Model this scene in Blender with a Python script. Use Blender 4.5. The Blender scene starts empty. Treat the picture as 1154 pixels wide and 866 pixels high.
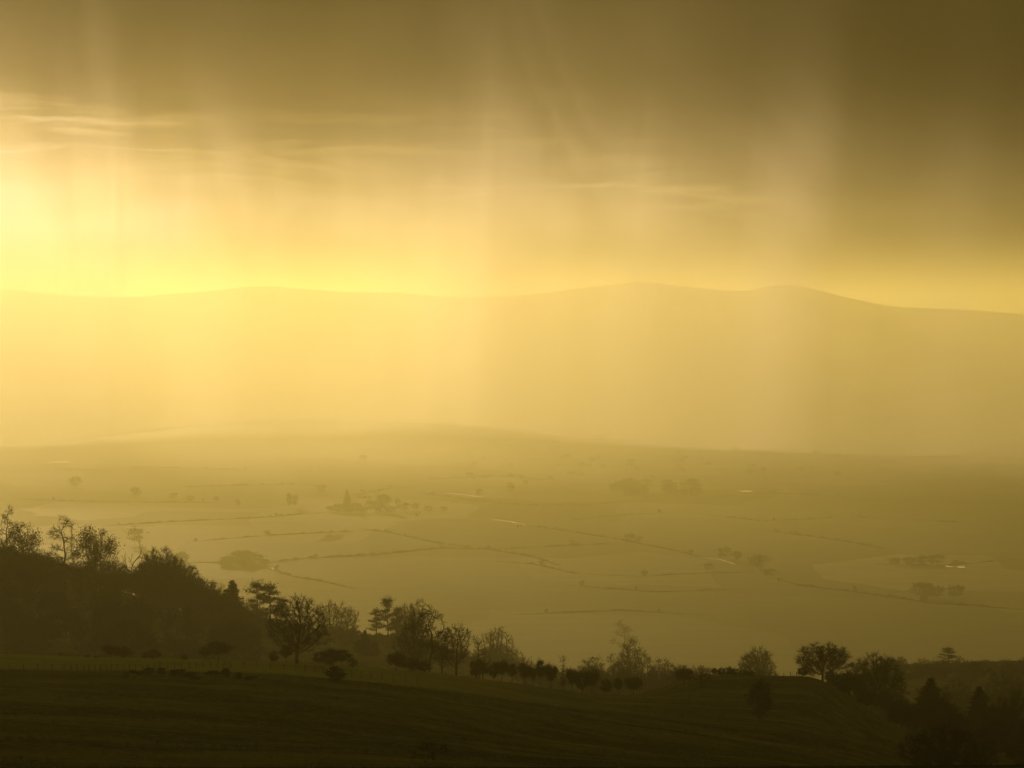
import bpy, math, random
import numpy as np
from mathutils import Vector, Matrix, kdtree

C = bpy.context.scene.collection
R = math.radians

# ---------------------------------------------------------------- camera
EYE = 290.0                       # eye height over the valley floor
FPX = 577.0 / math.tan(R(12.0))   # focal length in photograph pixels (24 degrees across)
PITCH = math.atan((433 - 385) / FPX)
cam_d = bpy.data.cameras.new('camera')
cam_d.sensor_fit = 'HORIZONTAL'
cam_d.sensor_width = 36.0
cam_d.lens = 18.0 / math.tan(R(12.0))
cam_d.clip_start = 0.5
cam_d.clip_end = 90000
cam = bpy.data.objects.new('camera', cam_d)
C.objects.link(cam)
cam.location = (0, 0, EYE)
cam.rotation_euler = (R(90) - PITCH, 0, 0)
bpy.context.scene.camera = cam

# ---------------------------------------------------------------- exposure, sun, sky
sc = bpy.context.scene
sc.view_settings.view_transform = 'Standard'
sc.view_settings.look = 'None'
sc.view_settings.exposure = 0.72
sc.view_settings.gamma = 1.0
sc.view_settings.use_curve_mapping = False
sc.render.engine = 'CYCLES'
sc.cycles.use_denoising = True
sc.cycles.max_bounces = 6
sc.cycles.volume_bounces = 1
sc.cycles.transparent_max_bounces = 16

SUN_AZ, SUN_EL = -15.0, 10.5        # degrees; left of the view and low
sun_d = bpy.data.lights.new('sun', 'SUN')
sun_d.energy = 5.0
sun_d.angle = R(0.53)
sun_d.color = (1.0, 0.692, 0.355)
sun = bpy.data.objects.new('sun', sun_d)
C.objects.link(sun)
_d = Vector((math.sin(R(SUN_AZ)) * math.cos(R(SUN_EL)), math.cos(R(SUN_AZ)) * math.cos(R(SUN_EL)), math.sin(R(SUN_EL))))
sun.rotation_euler = _d.to_track_quat('Z', 'Y').to_euler()
sun.location = (0, 0, 800)

world = bpy.data.worlds.new('World')
sc.world = world
world.use_nodes = True


class NG:
    """Small helper that writes node trees as expressions."""
    def __init__(self, tree):
        self.t = tree
        self.n = tree.nodes
        self.l = tree.links

    def put(self, sock, v):
        if hasattr(v, 'is_output'):
            self.l.new(v, sock)
        elif isinstance(v, (tuple, list)):
            sock.default_value = tuple(v) if len(v) == len(sock.default_value) else tuple(v) + (1.0,)
        else:
            sock.default_value = v

    def m(self, op, a, b=0.0, c=None, clamp=False):
        n = self.n.new('ShaderNodeMath')
        n.operation = op
        n.use_clamp = clamp
        self.put(n.inputs[0], a)
        self.put(n.inputs[1], b)
        if c is not None:
            self.put(n.inputs[2], c)
        return n.outputs[0]

    def add(self, a, b): return self.m('ADD', a, b)
    def sub(self, a, b): return self.m('SUBTRACT', a, b)
    def mul(self, a, b): return self.m('MULTIPLY', a, b)

    def sstep(self, v, lo, hi, a=0.0, b=1.0):
        n = self.n.new('ShaderNodeMapRange')
        n.interpolation_type = 'SMOOTHSTEP'
        self.put(n.inputs['Value'], v)
        self.put(n.inputs['From Min'], lo)
        self.put(n.inputs['From Max'], hi)
        self.put(n.inputs['To Min'], a)
        self.put(n.inputs['To Max'], b)
        return n.outputs[0]

    def mix(self, f, a, b):
        n = self.n.new('ShaderNodeMix')
        n.data_type = 'RGBA'
        self.put(n.inputs[0], f)
        self.put(n.inputs[6], a)
        self.put(n.inputs[7], b)
        return n.outputs[2]

    def vmul(self, col, f):
        n = self.n.new('ShaderNodeVectorMath')
        n.operation = 'SCALE'
        self.put(n.inputs[0], col)
        self.put(n.inputs['Scale'], f)
        return n.outputs[0]

    def xyz(self, x, y, z):
        n = self.n.new('ShaderNodeCombineXYZ')
        self.put(n.inputs[0], x)
        self.put(n.inputs[1], y)
        self.put(n.inputs[2], z)
        return n.outputs[0]

    def noise(self, vec, scale=1.0, detail=3.0, rough=0.5, dist=0.0):
        n = self.n.new('ShaderNodeTexNoise')
        self.put(n.inputs['Vector'], vec)
        n.inputs['Scale'].default_value = scale
        n.inputs['Detail'].default_value = detail
        n.inputs['Roughness'].default_value = rough
        n.inputs['Distortion'].default_value = dist
        return n.outputs[0]

    def ramp(self, f, stops):
        n = self.n.new('ShaderNodeValToRGB')
        e = n.color_ramp.elements
        while len(e) < len(stops):
            e.new(0.5)
        for i, (p, c) in enumerate(stops):
            e[i].position = p
            e[i].color = tuple(c) + (1.0,) if len(c) == 3 else c
        self.put(n.inputs[0], f)
        return n.outputs[0]

    def curve(self, f, pts):
        n = self.n.new('ShaderNodeFloatCurve')
        c = n.mapping.curves[0]
        while len(c.points) < len(pts):
            c.points.new(0.5, 0.5)
        for p, (x, y) in zip(c.points, pts):
            p.location = (x, y)
        n.mapping.update()
        self.put(n.inputs['Value'], f)
        return n.outputs[0]


def build_world():
    for n in list(world.node_tree.nodes):
        world.node_tree.nodes.remove(n)
    g = NG(world.node_tree)
    tc = g.n.new('ShaderNodeTexCoord')
    sep = g.n.new('ShaderNodeSeparateXYZ')
    g.l.new(tc.outputs['Generated'], sep.inputs[0])
    x, y, z = sep.outputs
    az = g.mul(g.m('ARCTAN2', x, y), 57.29578)       # degrees right of north
    el = g.mul(g.m('ARCSINE', z), 57.29578)          # degrees over the horizon
    sky = g.n.new('ShaderNodeTexSky')
    sky.sky_type = 'NISHITA'
    sky.sun_disc = False
    sky.sun_elevation = R(SUN_EL)
    sky.sun_rotation = R(SUN_AZ)
    sky.dust_density = 4.0
    sky.air_density = 1.5
    sky.ozone_density = 0.5
    # rain cloud: a dark ragged deck over a bright band near the horizon, with falling shafts of rain
    shaft = g.noise(g.xyz(g.mul(az, 0.55), g.mul(el, 0.05), 3.1), 1.0, 3.0, 0.55)
    shaft_fine = g.noise(g.xyz(g.mul(az, 2.1), g.mul(el, 0.10), 8.4), 1.0, 3.0, 0.6)
    clump = g.noise(g.xyz(g.mul(az, 0.16), g.mul(el, 0.55), 1.7), 1.0, 4.0, 0.55, 0.6)
    # underside of the deck in degrees: higher on the left, lower on the right
    base = g.curve(g.m('MULTIPLY_ADD', az, 1 / 60.0, 0.5, clamp=True),
                   [(0.0, 0.60), (0.28, 0.58), (0.33, 0.46), (0.40, 0.40), (0.48, 0.40), (0.56, 0.44), (0.63, 0.40), (0.68, 0.24), (0.75, 0.16), (1.0, 0.12)])
    base = g.mul(base, 7.2)
    rag = g.add(g.mul(g.sub(shaft, 0.5), 3.2), g.mul(g.sub(clump, 0.5), 3.2))
    h = g.sub(g.add(el, rag), base)
    lit = g.sstep(h, 2.6, -2.8)
    # glow round the hidden sun
    da = g.mul(g.sub(az, SUN_AZ), 1 / 16.0)
    de = g.mul(g.sub(el, 2.4), 1 / 9.0)
    glow = g.m('EXPONENT', g.mul(g.add(g.mul(da, da), g.mul(de, de)), -1.0))
    bright = g.mul(lit, g.m('MULTIPLY_ADD', glow, 1.05, 0.07))
    bright = g.mul(bright, g.m('MULTIPLY_ADD', shaft_fine, 0.24, 0.88))
    dark = g.m('MULTIPLY_ADD', glow, 0.12, 0.06)
    dark = g.mul(dark, g.m('MULTIPLY_ADD', clump, 0.9, 0.55))
    bright = g.mul(bright, g.sstep(el, 0.5, 3.0, 0.22, 1.0))
    val = g.add(bright, dark)
    # thin lit cloud edges, only low over the horizon
    wv = g.noise(g.xyz(g.mul(az, 0.22), g.add(g.mul(el, 2.2), g.mul(clump, 1.5)), 5.5), 1.0, 3.0, 0.5, 0.5)
    def patch(a0, e0, wa, we):
        u_, v_ = g.mul(g.sub(az, a0), 1 / wa), g.mul(g.sub(el, e0), 1 / we)
        return g.m('EXPONENT', g.mul(g.add(g.mul(u_, u_), g.mul(v_, v_)), -1.0))
    where = g.add(patch(-11.5, 4.7, 3.4, 0.9), g.mul(patch(2.6, 3.45, 3.0, 0.30), 0.8))
    where = g.add(where, g.mul(patch(-3.0, 4.4, 6.0, 1.0), 0.25))
    wisp = g.mul(g.sstep(wv, 0.50, 0.68), where)
    val = g.add(val, g.mul(wisp, 0.55))
    hue = g.ramp(val, [(0.0, (0.92, 0.63, 0.17)), (0.3, (1.0, 0.69, 0.19)), (0.6, (1.0, 0.72, 0.32)), (1.0, (1.0, 0.80, 0.60))])
    cloud = g.vmul(hue, g.mul(val, 10.0))
    col = g.mix(0.985, sky.outputs[0], cloud)
    bg = g.n.new('ShaderNodeBackground')
    g.put(bg.inputs['Color'], col)
    bg.inputs['Strength'].default_value = 0.1
    out = g.n.new('ShaderNodeOutputWorld')
    g.l.new(bg.outputs[0], out.inputs['Surface'])


build_world()

# ---------------------------------------------------------------- helpers
def ray(px, py):
    """Direction through a point of the photograph (1154 x 866), with a forward component of 1."""
    cx, cy = (px - 577.0) / FPX, (433.0 - py) / FPX
    cp, sp = math.cos(PITCH), math.sin(PITCH)
    dy, dz = cp + cy * sp, -sp + cy * cp
    return cx / dy, dz / dy


def smooth(t):
    t = np.clip(t, 0, 1)
    return t * t * (3 - 2 * t)


_rng = np.random.default_rng(7)
_WAVES = [(_rng.uniform(-1, 1), _rng.uniform(-1, 1), _rng.uniform(0, 6.28)) for _ in range(24)]


def wobble(x, y, size):
    v = np.zeros_like(np.asarray(x, float))
    for i, (a, b, p) in enumerate(_WAVES):
        k = (1 + i % 6) / size
        v = v + np.sin((a * x + b * y) * k + p) / (1 + i % 6)
    return v / 6.0


# ---------------------------------------------------------------- terrain: heights from surveyed profiles across the valley side
COLS = np.array([-1200, -300, 0, 100, 200, 300, 400, 500, 600, 700, 800, 900, 1000, 1100, 1154, 1450, 2400], float)
ROWS = [
    (100, [905] * 17),
    (240, [862, 860, 861, 863, 866, 866, 866, 867, 870, 874, 880, 892, 908, 928, 940, 960, 960]),
    (320, [800, 798, 800, 802, 806, 810, 815, 823, 833, 842, 850, 860, 878, 902, 916, 930, 930]),
    (380, [766, 765, 766, 767, 769, 772, 778, 788, 801, 813, 823, 834, 853, 877, 890, 905, 905]),
    (450, [752, 750, 752, 753, 755, 758, 766, 776, 790, 801, 808, 814, 837, 862, 874, 890, 890]),
    (520, [738, 736, 738, 741, 744, 746, 752, 761, 774, 785, 784, 784, 816, 845, 857, 870, 870]),
    (580, [744, 742, 743, 746, 748, 749, 756, 765, 779, 785, 763, 764, 803, 836, 847, 860, 860]),
    (700, [775, 775, 775, 775, 775, 775, 778, 786, 794, 795, 775, 775, 805, 828, 838, 850, 850]),
    (930, [600, 622, 642, 658, 688, 722, 733, 765, 780, 782, 790, 792, 802, 815, 822, 835, 835]),
    (1020, [640, 662, 684, 696, 722, 738, 742, 760, 780, 772, 780, 795, 795, 795, 795, 805, 805]),
    (1120, [740, 745, 745, 735, 726, 722, 722, 742, 772, 800, 800, 795, 758, 755, 753, 750, 750]),
    (1400, [820, 820, 825, 830, 832, 835, 838, 840, 840, 840, 835, 830, 800, 790, 788, 788, 788]),
    (1750, None),
]
_NY = np.array([0.0, 40.0] + [r[0] for r in ROWS])
_NZ = np.zeros((len(_NY), len(COLS)))
_NZ[0] = EYE - 1.7
_NZ[1] = EYE - 7.0
for _i, (_Y, _p) in enumerate(ROWS):
    if _p is None:
        _NZ[_i + 2] = 0.0
    else:
        _NZ[_i + 2] = [EYE + _Y * ray(577, v)[1] for v in _p]


def _pchip(xs, ys):
    """Monotone cubic slopes along axis 0."""
    h = np.diff(xs)
    d = np.diff(ys, axis=0) / h.reshape((-1,) + (1,) * (ys.ndim - 1))
    m = np.zeros_like(ys)
    m[0], m[-1] = d[0], d[-1]
    for k in range(1, len(xs) - 1):
        w1, w2 = 2 * h[k] + h[k - 1], h[k] + 2 * h[k - 1]
        with np.errstate(divide='ignore', invalid='ignore'):
            v = (w1 + w2) / (w1 / d[k - 1] + w2 / d[k])
        m[k] = np.where(d[k - 1] * d[k] > 0, v, 0)
    return m


_NM = _pchip(_NY, _NZ)
_CM = _pchip(COLS, _NZ.T).T
_CMM = _pchip(COLS, _NM.T).T


def _herm(t, h, y0, y1, m0, m1):
    t2, t3 = t * t, t * t * t
    return (2 * t3 - 3 * t2 + 1) * y0 + (t3 - 2 * t2 + t) * h * m0 + (-2 * t3 + 3 * t2) * y1 + (t3 - t2) * h * m1


def height(x, y):
    x, y = np.asarray(x, float), np.asarray(y, float)
    shp = np.broadcast(x, y).shape
    x, y = np.broadcast_to(x, shp).ravel(), np.broadcast_to(y, shp).ravel()
    yy = np.clip(y, 0, _NY[-1])
    u = np.clip(577.0 + FPX * x / np.maximum(np.abs(y), 60.0), COLS[0], COLS[-1])
    i = np.clip(np.searchsorted(_NY, yy, side='right') - 1, 0, len(_NY) - 2)
    j = np.clip(np.searchsorted(COLS, u, side='right') - 1, 0, len(COLS) - 2)
    hc = COLS[j + 1] - COLS[j]
    tc = (u - COLS[j]) / hc
    z0 = _herm(tc, hc, _NZ[i, j], _NZ[i, j + 1], _CM[i, j], _CM[i, j + 1])
    z1 = _herm(tc, hc, _NZ[i + 1, j], _NZ[i + 1, j + 1], _CM[i + 1, j], _CM[i + 1, j + 1])
    m0 = _herm(tc, hc, _NM[i, j], _NM[i, j + 1], _CMM[i, j], _CMM[i, j + 1])
    m1 = _herm(tc, hc, _NM[i + 1, j], _NM[i + 1, j + 1], _CMM[i + 1, j], _CMM[i + 1, j + 1])
    hr = _NY[i + 1] - _NY[i]
    z = _herm((yy - _NY[i]) / hr, hr, z0, z1, m0, m1)
    z = np.where(y < 0, EYE - 1.7 - 0.02 * y, z)
    near = smooth((1500 - y) / 900.0)
    z = z + near * (0.5 * wobble(x, y * 1.3, 16.0) + 0.22 * wobble(x * 1.2 + 9, y + 4, 5.0) + 0.14 * wobble(y * 0.8 + x * 0.64 + 2.0 * wobble(x, y, 30.0), (x - y) * 0.07, 3.6)) * smooth((y - 60) / 120.0)
    plain = smooth((y - 1500) / 800.0)
    z = z + plain * (2.2 * wobble(x, y * 0.6, 420.0))
    # low wooded rise before the hills
    rise = np.exp(-((y - 6780) / 330.0) ** 2) * ((64 + 12 * wobble(x, y * 0, 160.0)) * np.exp(-(np.abs(x + 500) / 620.0) ** 3) + 12 * np.exp(-((x - 700) / 900.0) ** 2))
    z = z + rise
    return z.reshape(shp)


def hz(x, y):
    return float(height(np.array([x]), np.array([y]))[0])


def at(px, py, Y=None):
    """Point of the ground in the direction of a photograph point; on the valley floor if no distance is given."""
    if Y is None:
        rx, rz = ray(px, py)
        ys = np.concatenate([np.arange(1500.0, 9000.0, 4.0), [-EYE / min(rz, -1e-3)]])
        below = np.nonzero(height(rx * ys, ys) >= EYE + rz * ys)[0]
        Y = float(ys[below[0]]) if len(below) else float(ys[-1])
    x = Y * ray(px, py)[0]
    return Vector((x, Y, hz(x, Y)))


def tag(o, label, cat, group=None):
    o['label'] = label
    o['category'] = cat
    if group:
        o['group'] = group
    return o


def mesh_obj(name, verts, faces, mat, parent=None, smooth_=False, link=True):
    me = bpy.data.meshes.new(name)
    verts = np.asarray(verts, float)
    if isinstance(faces, np.ndarray):
        n, k = faces.shape
        me.vertices.add(len(verts))
        me.vertices.foreach_set('co', verts.ravel())
        me.loops.add(n * k)
        me.loops.foreach_set('vertex_index', faces.ravel().astype(np.int32))
        me.polygons.add(n)
        me.polygons.foreach_set('loop_start', np.arange(0, n * k, k, dtype=np.int32))
        me.update(calc_edges=True)
        me.validate()
    else:
        me.from_pydata([tuple(v) for v in verts], [], faces)
    if smooth_:
        me.polygons.foreach_set('use_smooth', np.ones(len(me.polygons), bool))
    me.materials.append(mat)
    o = bpy.data.objects.new(name, me)
    if link:
        C.objects.link(o)
    if parent is not None:
        o.parent = parent
    return o


def material(name):
    m = bpy.data.materials.new(name)
    m.use_nodes = True
    for n in list(m.node_tree.nodes):
        m.node_tree.nodes.remove(n)
    g = NG(m.node_tree)
    out = g.n.new('ShaderNodeOutputMaterial')
    b = g.n.new('ShaderNodeBsdfPrincipled')
    g.l.new(b.outputs[0], out.inputs['Surface'])
    b.inputs['Roughness'].default_value = 0.9
    b.inputs['Specular IOR Level'].default_value = 0.15
    return m, g, b


def simple_mat(name, c1, c2, scale, rough=0.9, spec=0.0, detail=4.0):
    m, g, b = material(name)
    tc = g.n.new('ShaderNodeTexCoord')
    f = g.noise(tc.outputs['Object'], scale, detail, 0.6)
    g.put(b.inputs['Base Color'], g.mix(g.sstep(f, 0.3, 0.7), c1, c2))
    b.inputs['Roughness'].default_value = rough
    b.inputs['Specular IOR Level'].default_value = spec
    return m


def ground_material():
    m, g, b = material('grass_and_fields')
    geo = g.n.new('ShaderNodeNewGeometry')
    sep = g.n.new('ShaderNodeSeparateXYZ')
    g.l.new(geo.outputs['Position'], sep.inputs[0])
    x, y, z = sep.outputs
    # big fields on the plain
    warp = g.noise(g.xyz(g.mul(x, 0.002), g.mul(y, 0.002), 0.0), 1.0, 2.0)
    v = g.n.new('ShaderNodeTexVoronoi')
    v.feature = 'F1'
    v.distance = 'CHEBYCHEV'
    g.put(v.inputs['Vector'], g.xyz(g.m('MULTIPLY_ADD', x, 1 / 300.0, g.mul(warp, 0.3)), g.m('MULTIPLY_ADD', y, 1 / 420.0, g.m('MULTIPLY_ADD', x, 0.0006, g.mul(warp, 0.3))), 0.0))
    v.inputs['Scale'].default_value = 1.0
    v.inputs['Randomness'].default_value = 0.85
    cs = g.n.new('ShaderNodeSeparateColor')
    g.l.new(v.outputs['Color'], cs.inputs[0])
    field = g.ramp(cs.outputs[0], [(0.0, (0.035, 0.03, 0.012)), (0.25, (0.11, 0.15, 0.022)), (0.45, (0.05, 0.038, 0.018)), (0.65, (0.16, 0.18, 0.04)), (0.85, (0.06, 0.075, 0.015)), (1.0, (0.20, 0.19, 0.06))])
    drill = g.noise(g.xyz(g.mul(x, 0.012), g.mul(y, 0.03), 2.0), 1.0, 4.0, 0.6)
    field = g.mix(g.mul(g.sstep(drill, 0.35, 0.7), 0.45), field, (0.045, 0.045, 0.018))
    # rough pasture on the near slope, with trodden terraces along the slope
    big = g.noise(g.xyz(g.mul(x, 0.018), g.mul(y, 0.03), z), 1.0, 5.0, 0.6, 0.4)
    fine = g.noise(geo.outputs['Position'], 0.9, 5.0, 0.65)
    q_ = g.mul(g.add(g.mul(x, 0.8), y), 0.17)
    terr = g.noise(g.xyz(g.mul(g.sub(x, y), 0.02), q_, 0.0), 1.0, 4.0, 0.6, 0.9)
    past = g.mix(g.sstep(big, 0.35, 0.65), (0.036, 0.046, 0.011), (0.098, 0.104, 0.026))
    past = g.mix(g.mul(g.sstep(terr, 0.46, 0.72), 0.42), past, (0.018, 0.014, 0.007))
    past = g.mix(g.mul(g.sstep(fine, 0.45, 0.75), 0.5), past, (0.17, 0.17, 0.045))
    # the terrace under the crest is grazed short and stays green
    short = g.mul(g.mul(g.sstep(y, 424.0, 440.0), g.sstep(y, 640.0, 560.0)), g.sstep(x, 40.0, -40.0))
    short = g.mul(short, g.sstep(g.noise(g.xyz(g.mul(x, 0.01), g.mul(y, 0.06), 4.0), 1.0, 3.0), 0.30, 0.55, 0.45, 1.0))
    past = g.mix(short, past, (0.17, 0.19, 0.038))
    g.put(b.inputs['Base Color'], g.mix(g.sstep(y, 1000.0, 1700.0), past, field))
    g.put(b.inputs['Specular IOR Level'], g.mul(g.sstep(y, 1200.0, 1900.0, 0.0, 0.065), g.m('MULTIPLY_ADD', cs.outputs[1], 1.4, 0.05)))
    g.put(b.inputs['Roughness'], g.sstep(y, 1200.0, 1900.0, 0.95, 0.66))
    bump = g.n.new('ShaderNodeBump')
    bump.inputs['Strength'].default_value = 0.7
    bump.inputs['Distance'].default_value = 0.5
    g.put(bump.inputs['Height'], g.mul(fine, g.sstep(y, 1500.0, 900.0)))
    g.l.new(bump.outputs[0], b.inputs['Normal'])
    return m


def build_ground():
    us = np.concatenate([np.linspace(-3.0, -0.5, 26)[:-1], np.linspace(-0.5, -0.235, 40)[:-1], np.linspace(-0.235, 0.235, 330), np.linspace(0.235, 0.5, 40)[1:], np.linspace(0.5, 3.0, 26)[1:]])
    ys = np.concatenate([np.linspace(-400, 110, 20)[:-1], np.linspace(110, 560, 300)[:-1], np.linspace(560, 1200, 150)[:-1], 1200 * np.exp(np.linspace(0, math.log(12600 / 1200), 130))])
    U, Y = np.meshgrid(us, ys)
    X = U * np.maximum(Y, 260.0)
    Z = height(X, Y)
    v = np.stack([X, Y, Z], -1).reshape(-1, 3)
    nu, ny = len(us), len(ys)
    i = np.arange(ny - 1)[:, None] * nu + np.arange(nu - 1)[None, :]
    f = np.stack([i, i + 1, i + nu + 1, i + nu], -1).reshape(-1, 4)
    o = mesh_obj('ground', v, f, ground_material(), smooth_=True)
    o['kind'] = 'structure'
    o['label'] = 'dark pasture slope falling to a wide valley of fields'


build_ground()

# ---------------------------------------------------------------- distant hills
RIDGE = [(-1500, 372), (-900, 360), (-500, 345), (-250, 337), (-80, 330), (0, 326), (25, 328), (60, 332), (110, 335), (150, 335), (200, 331), (240, 328), (270, 324), (310, 323),
         (350, 327), (390, 330), (440, 330), (490, 334), (540, 335), (590, 332), (640, 327), (680, 322), (710, 319), (735, 318), (760, 322), (800, 326), (840, 329), (860, 324), (885, 321),
         (910, 324), (940, 332), (980, 341), (1010, 346), (1060, 348), (1110, 351), (1154, 354), (1300, 362), (1700, 376), (2400, 382)]


def build_hills():
    m = simple_mat('hill_turf', (0.05, 0.055, 0.02), (0.09, 0.08, 0.03), 0.004)
    px = np.linspace(-1500, 2400, 1100)
    py = np.interp(px, [p[0] for p in RIDGE], [p[1] for p in RIDGE])
    k = np.hanning(9); k /= k.sum()
    py = np.convolve(np.pad(py, 4, mode='edge'), k, mode='valid')
    D = 9800.0
    x = (px - 577) / FPX * D
    crest = EYE + (385 - py) / FPX * D + 3.5 * wobble(x, x * 0, 70.0) + 2.2 * wobble(x + 31, x * 0, 17.0)
    ts = np.linspace(-1, 1, 41)
    X, T = np.meshgrid(x, ts)
    spur = 1 + 0.35 * wobble(X, T * 300, 260.0)
    prof = np.where(T < 0, (1 + T), (1 - T))
    prof = smooth(np.clip(prof, 0, 1)) ** np.clip(1.0 / spur, 0.5, 2.0)
    Y = D + T * np.where(T < 0, 1300.0, 1500.0)
    Z = -6 + (crest[None, :] + 6) * prof
    v = np.stack([X * (Y / D), Y, Z], -1).reshape(-1, 3)
    nu, ny = len(x), len(ts)
    i = np.arange(ny - 1)[:, None] * nu + np.arange(nu - 1)[None, :]
    f = np.stack([i, i + 1, i + nu + 1, i + nu], -1).reshape(-1, 4)
    o = mesh_obj('hills', v, f, m, smooth_=True)
    o['kind'] = 'structure'
    o['label'] = 'long rounded range of hills on the horizon, pale in the rain haze'


build_hills()

# ---------------------------------------------------------------- rain haze
HAZE_TOP = EYE + 265.0


def build_haze():
    m = bpy.data.materials.new('rain_haze')
    m.use_nodes = True
    nt = m.node_tree
    for n in list(nt.nodes):
        nt.nodes.remove(n)
    out = nt.nodes.new('ShaderNodeOutputMaterial')
    pv = nt.nodes.new('ShaderNodeVolumePrincipled')
    pv.inputs['Color'].default_value = (0.958, 0.932, 0.40, 1)
    pv.inputs['Density'].default_value = 0.000225
    pv.inputs['Anisotropy'].default_value = 0.59
    pv.inputs['Density Attribute'].default_value = ''
    pv.inputs['Color Attribute'].default_value = ''
    pv.inputs['Temperature Attribute'].default_value = ''
    nt.links.new(pv.outputs[0], out.inputs['Volume'])
    s = 60000.0
    z0 = -25.0
    v = [(-s, -3000, z0), (s, -3000, z0), (s, 13500, z0), (-s, 13500, z0), (-s, -3000, HAZE_TOP), (s, -3000, HAZE_TOP), (s, 13500, HAZE_TOP), (-s, 13500, HAZE_TOP)]
    f = [(0, 3, 2, 1), (4, 5, 6, 7), (0, 1, 5, 4), (1, 2, 6, 5), (2, 3, 7, 6), (3, 0, 4, 7)]
    o = mesh_obj('haze', v, f, m)
    o['kind'] = 'stuff'
    o['label'] = 'golden rain haze filling the valley'


build_haze()


# ---------------------------------------------------------------- rain cloud deck overhead, its ragged edge ahead
CLOUD_Z = 1400.0
REACH = [(-60, 11.4), (-14, 11.4), (-11, 11.5), (-8, 12.1), (-5, 12.5), (-1, 12.1), (2, 12.0), (4, 13.2), (6, 14.6), (8, 15.8), (12, 16.8), (30, 17.0), (60, 17.0)]   # km


def build_clouds():
    m = bpy.data.materials.new('rain_cloud')
    m.use_nodes = True
    nt = m.node_tree
    for n in list(nt.nodes):
        nt.nodes.remove(n)
    out = nt.nodes.new('ShaderNodeOutputMaterial')
    pv = nt.nodes.new('ShaderNodeVolumePrincipled')
    pv.inputs['Color'].default_value = (0.11, 0.10, 0.065, 1)
    pv.inputs['Density'].default_value = 0.0012
    pv.inputs['Anisotropy'].default_value = 0.3
    for k in ('Density Attribute', 'Color Attribute', 'Temperature Attribute'):
        pv.inputs[k].default_value = ''
    nt.links.new(pv.outputs[0], out.inputs['Volume'])
    th = np.concatenate([np.linspace(-75, -16, 40)[:-1], np.linspace(-16, 16, 260)[:-1], np.linspace(16, 75, 40)])
    e = np.interp(th, [p[0] for p in REACH], [p[1] for p in REACH])
    k = np.hanning(25); k /= k.sum()
    e = np.convolve(np.pad(e, 12, mode='edge'), k, mode='valid') * 1000.0 + 520.0
    rad = np.concatenate([[300.0], np.linspace(1500, 30000, 110)])
    T, RR = np.meshgrid(np.radians(th), rad)
    X, Y = RR * np.sin(T), RR * np.cos(T)
    deg = np.degrees(T)
    y0 = e[None, :] + 900 * wobble(deg, RR * 0.0002, 2.2) + 1250 * wobble(deg * 1.3 + 5, RR * 0.0002 + 2, 0.42) + 700 * wobble(X + 900, Y, 1500.0)
    thick = 41 * np.exp(np.clip((y0 - RR) / 1400.0, -9, 2.4))
    thick *= smooth((30000 - RR) / 6000.0)
    zb = CLOUD_Z + 25 * wobble(X + 300, Y, 420.0)
    zt = zb + 0.5 + thick
    nb = T.size
    v = np.concatenate([np.stack([X, Y, zb], -1).reshape(-1, 3), np.stack([X, Y, zt], -1).reshape(-1, 3)])
    nu, ny = len(th), len(rad)
    i = (np.arange(ny - 1)[:, None] * nu + np.arange(nu - 1)[None, :])
    bot = np.stack([i + nu, i + nu + 1, i + 1, i], -1).reshape(-1, 4)
    top = bot[:, ::-1] + nb
    b = np.concatenate([np.arange(nu), np.arange(1, ny) * nu + nu - 1, (ny - 1) * nu + np.arange(nu - 2, -1, -1), np.arange(ny - 2, 0, -1) * nu])
    bn = np.roll(b, -1)
    side = np.stack([b, bn, bn + nb, b + nb], -1)
    o = mesh_obj('clouds', v, np.concatenate([bot, top, side]), m)
    o['kind'] = 'stuff'
    o['label'] = 'dark rain cloud hanging over the valley'


build_clouds()


# ---------------------------------------------------------------- curtain of falling rain in front of the hills
CURTAIN = [(-1500, 300), (-400, 320), (-100, 330), (60, 340), (130, 320), (165, 230), (200, 190), (250, 240), (290, 180), (340, 150), (400, 190), (455, 230), (480, 330), (520, 390), (560, 350), (600, 240), (640, 210), (700, 290), (750, 240), (790, 210), (840, 280),
           (866, 260), (892, 140), (950, 120), (1000, 150), (1050, 100), (1154, 90), (2000, 90), (2700, 90)]


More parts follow.
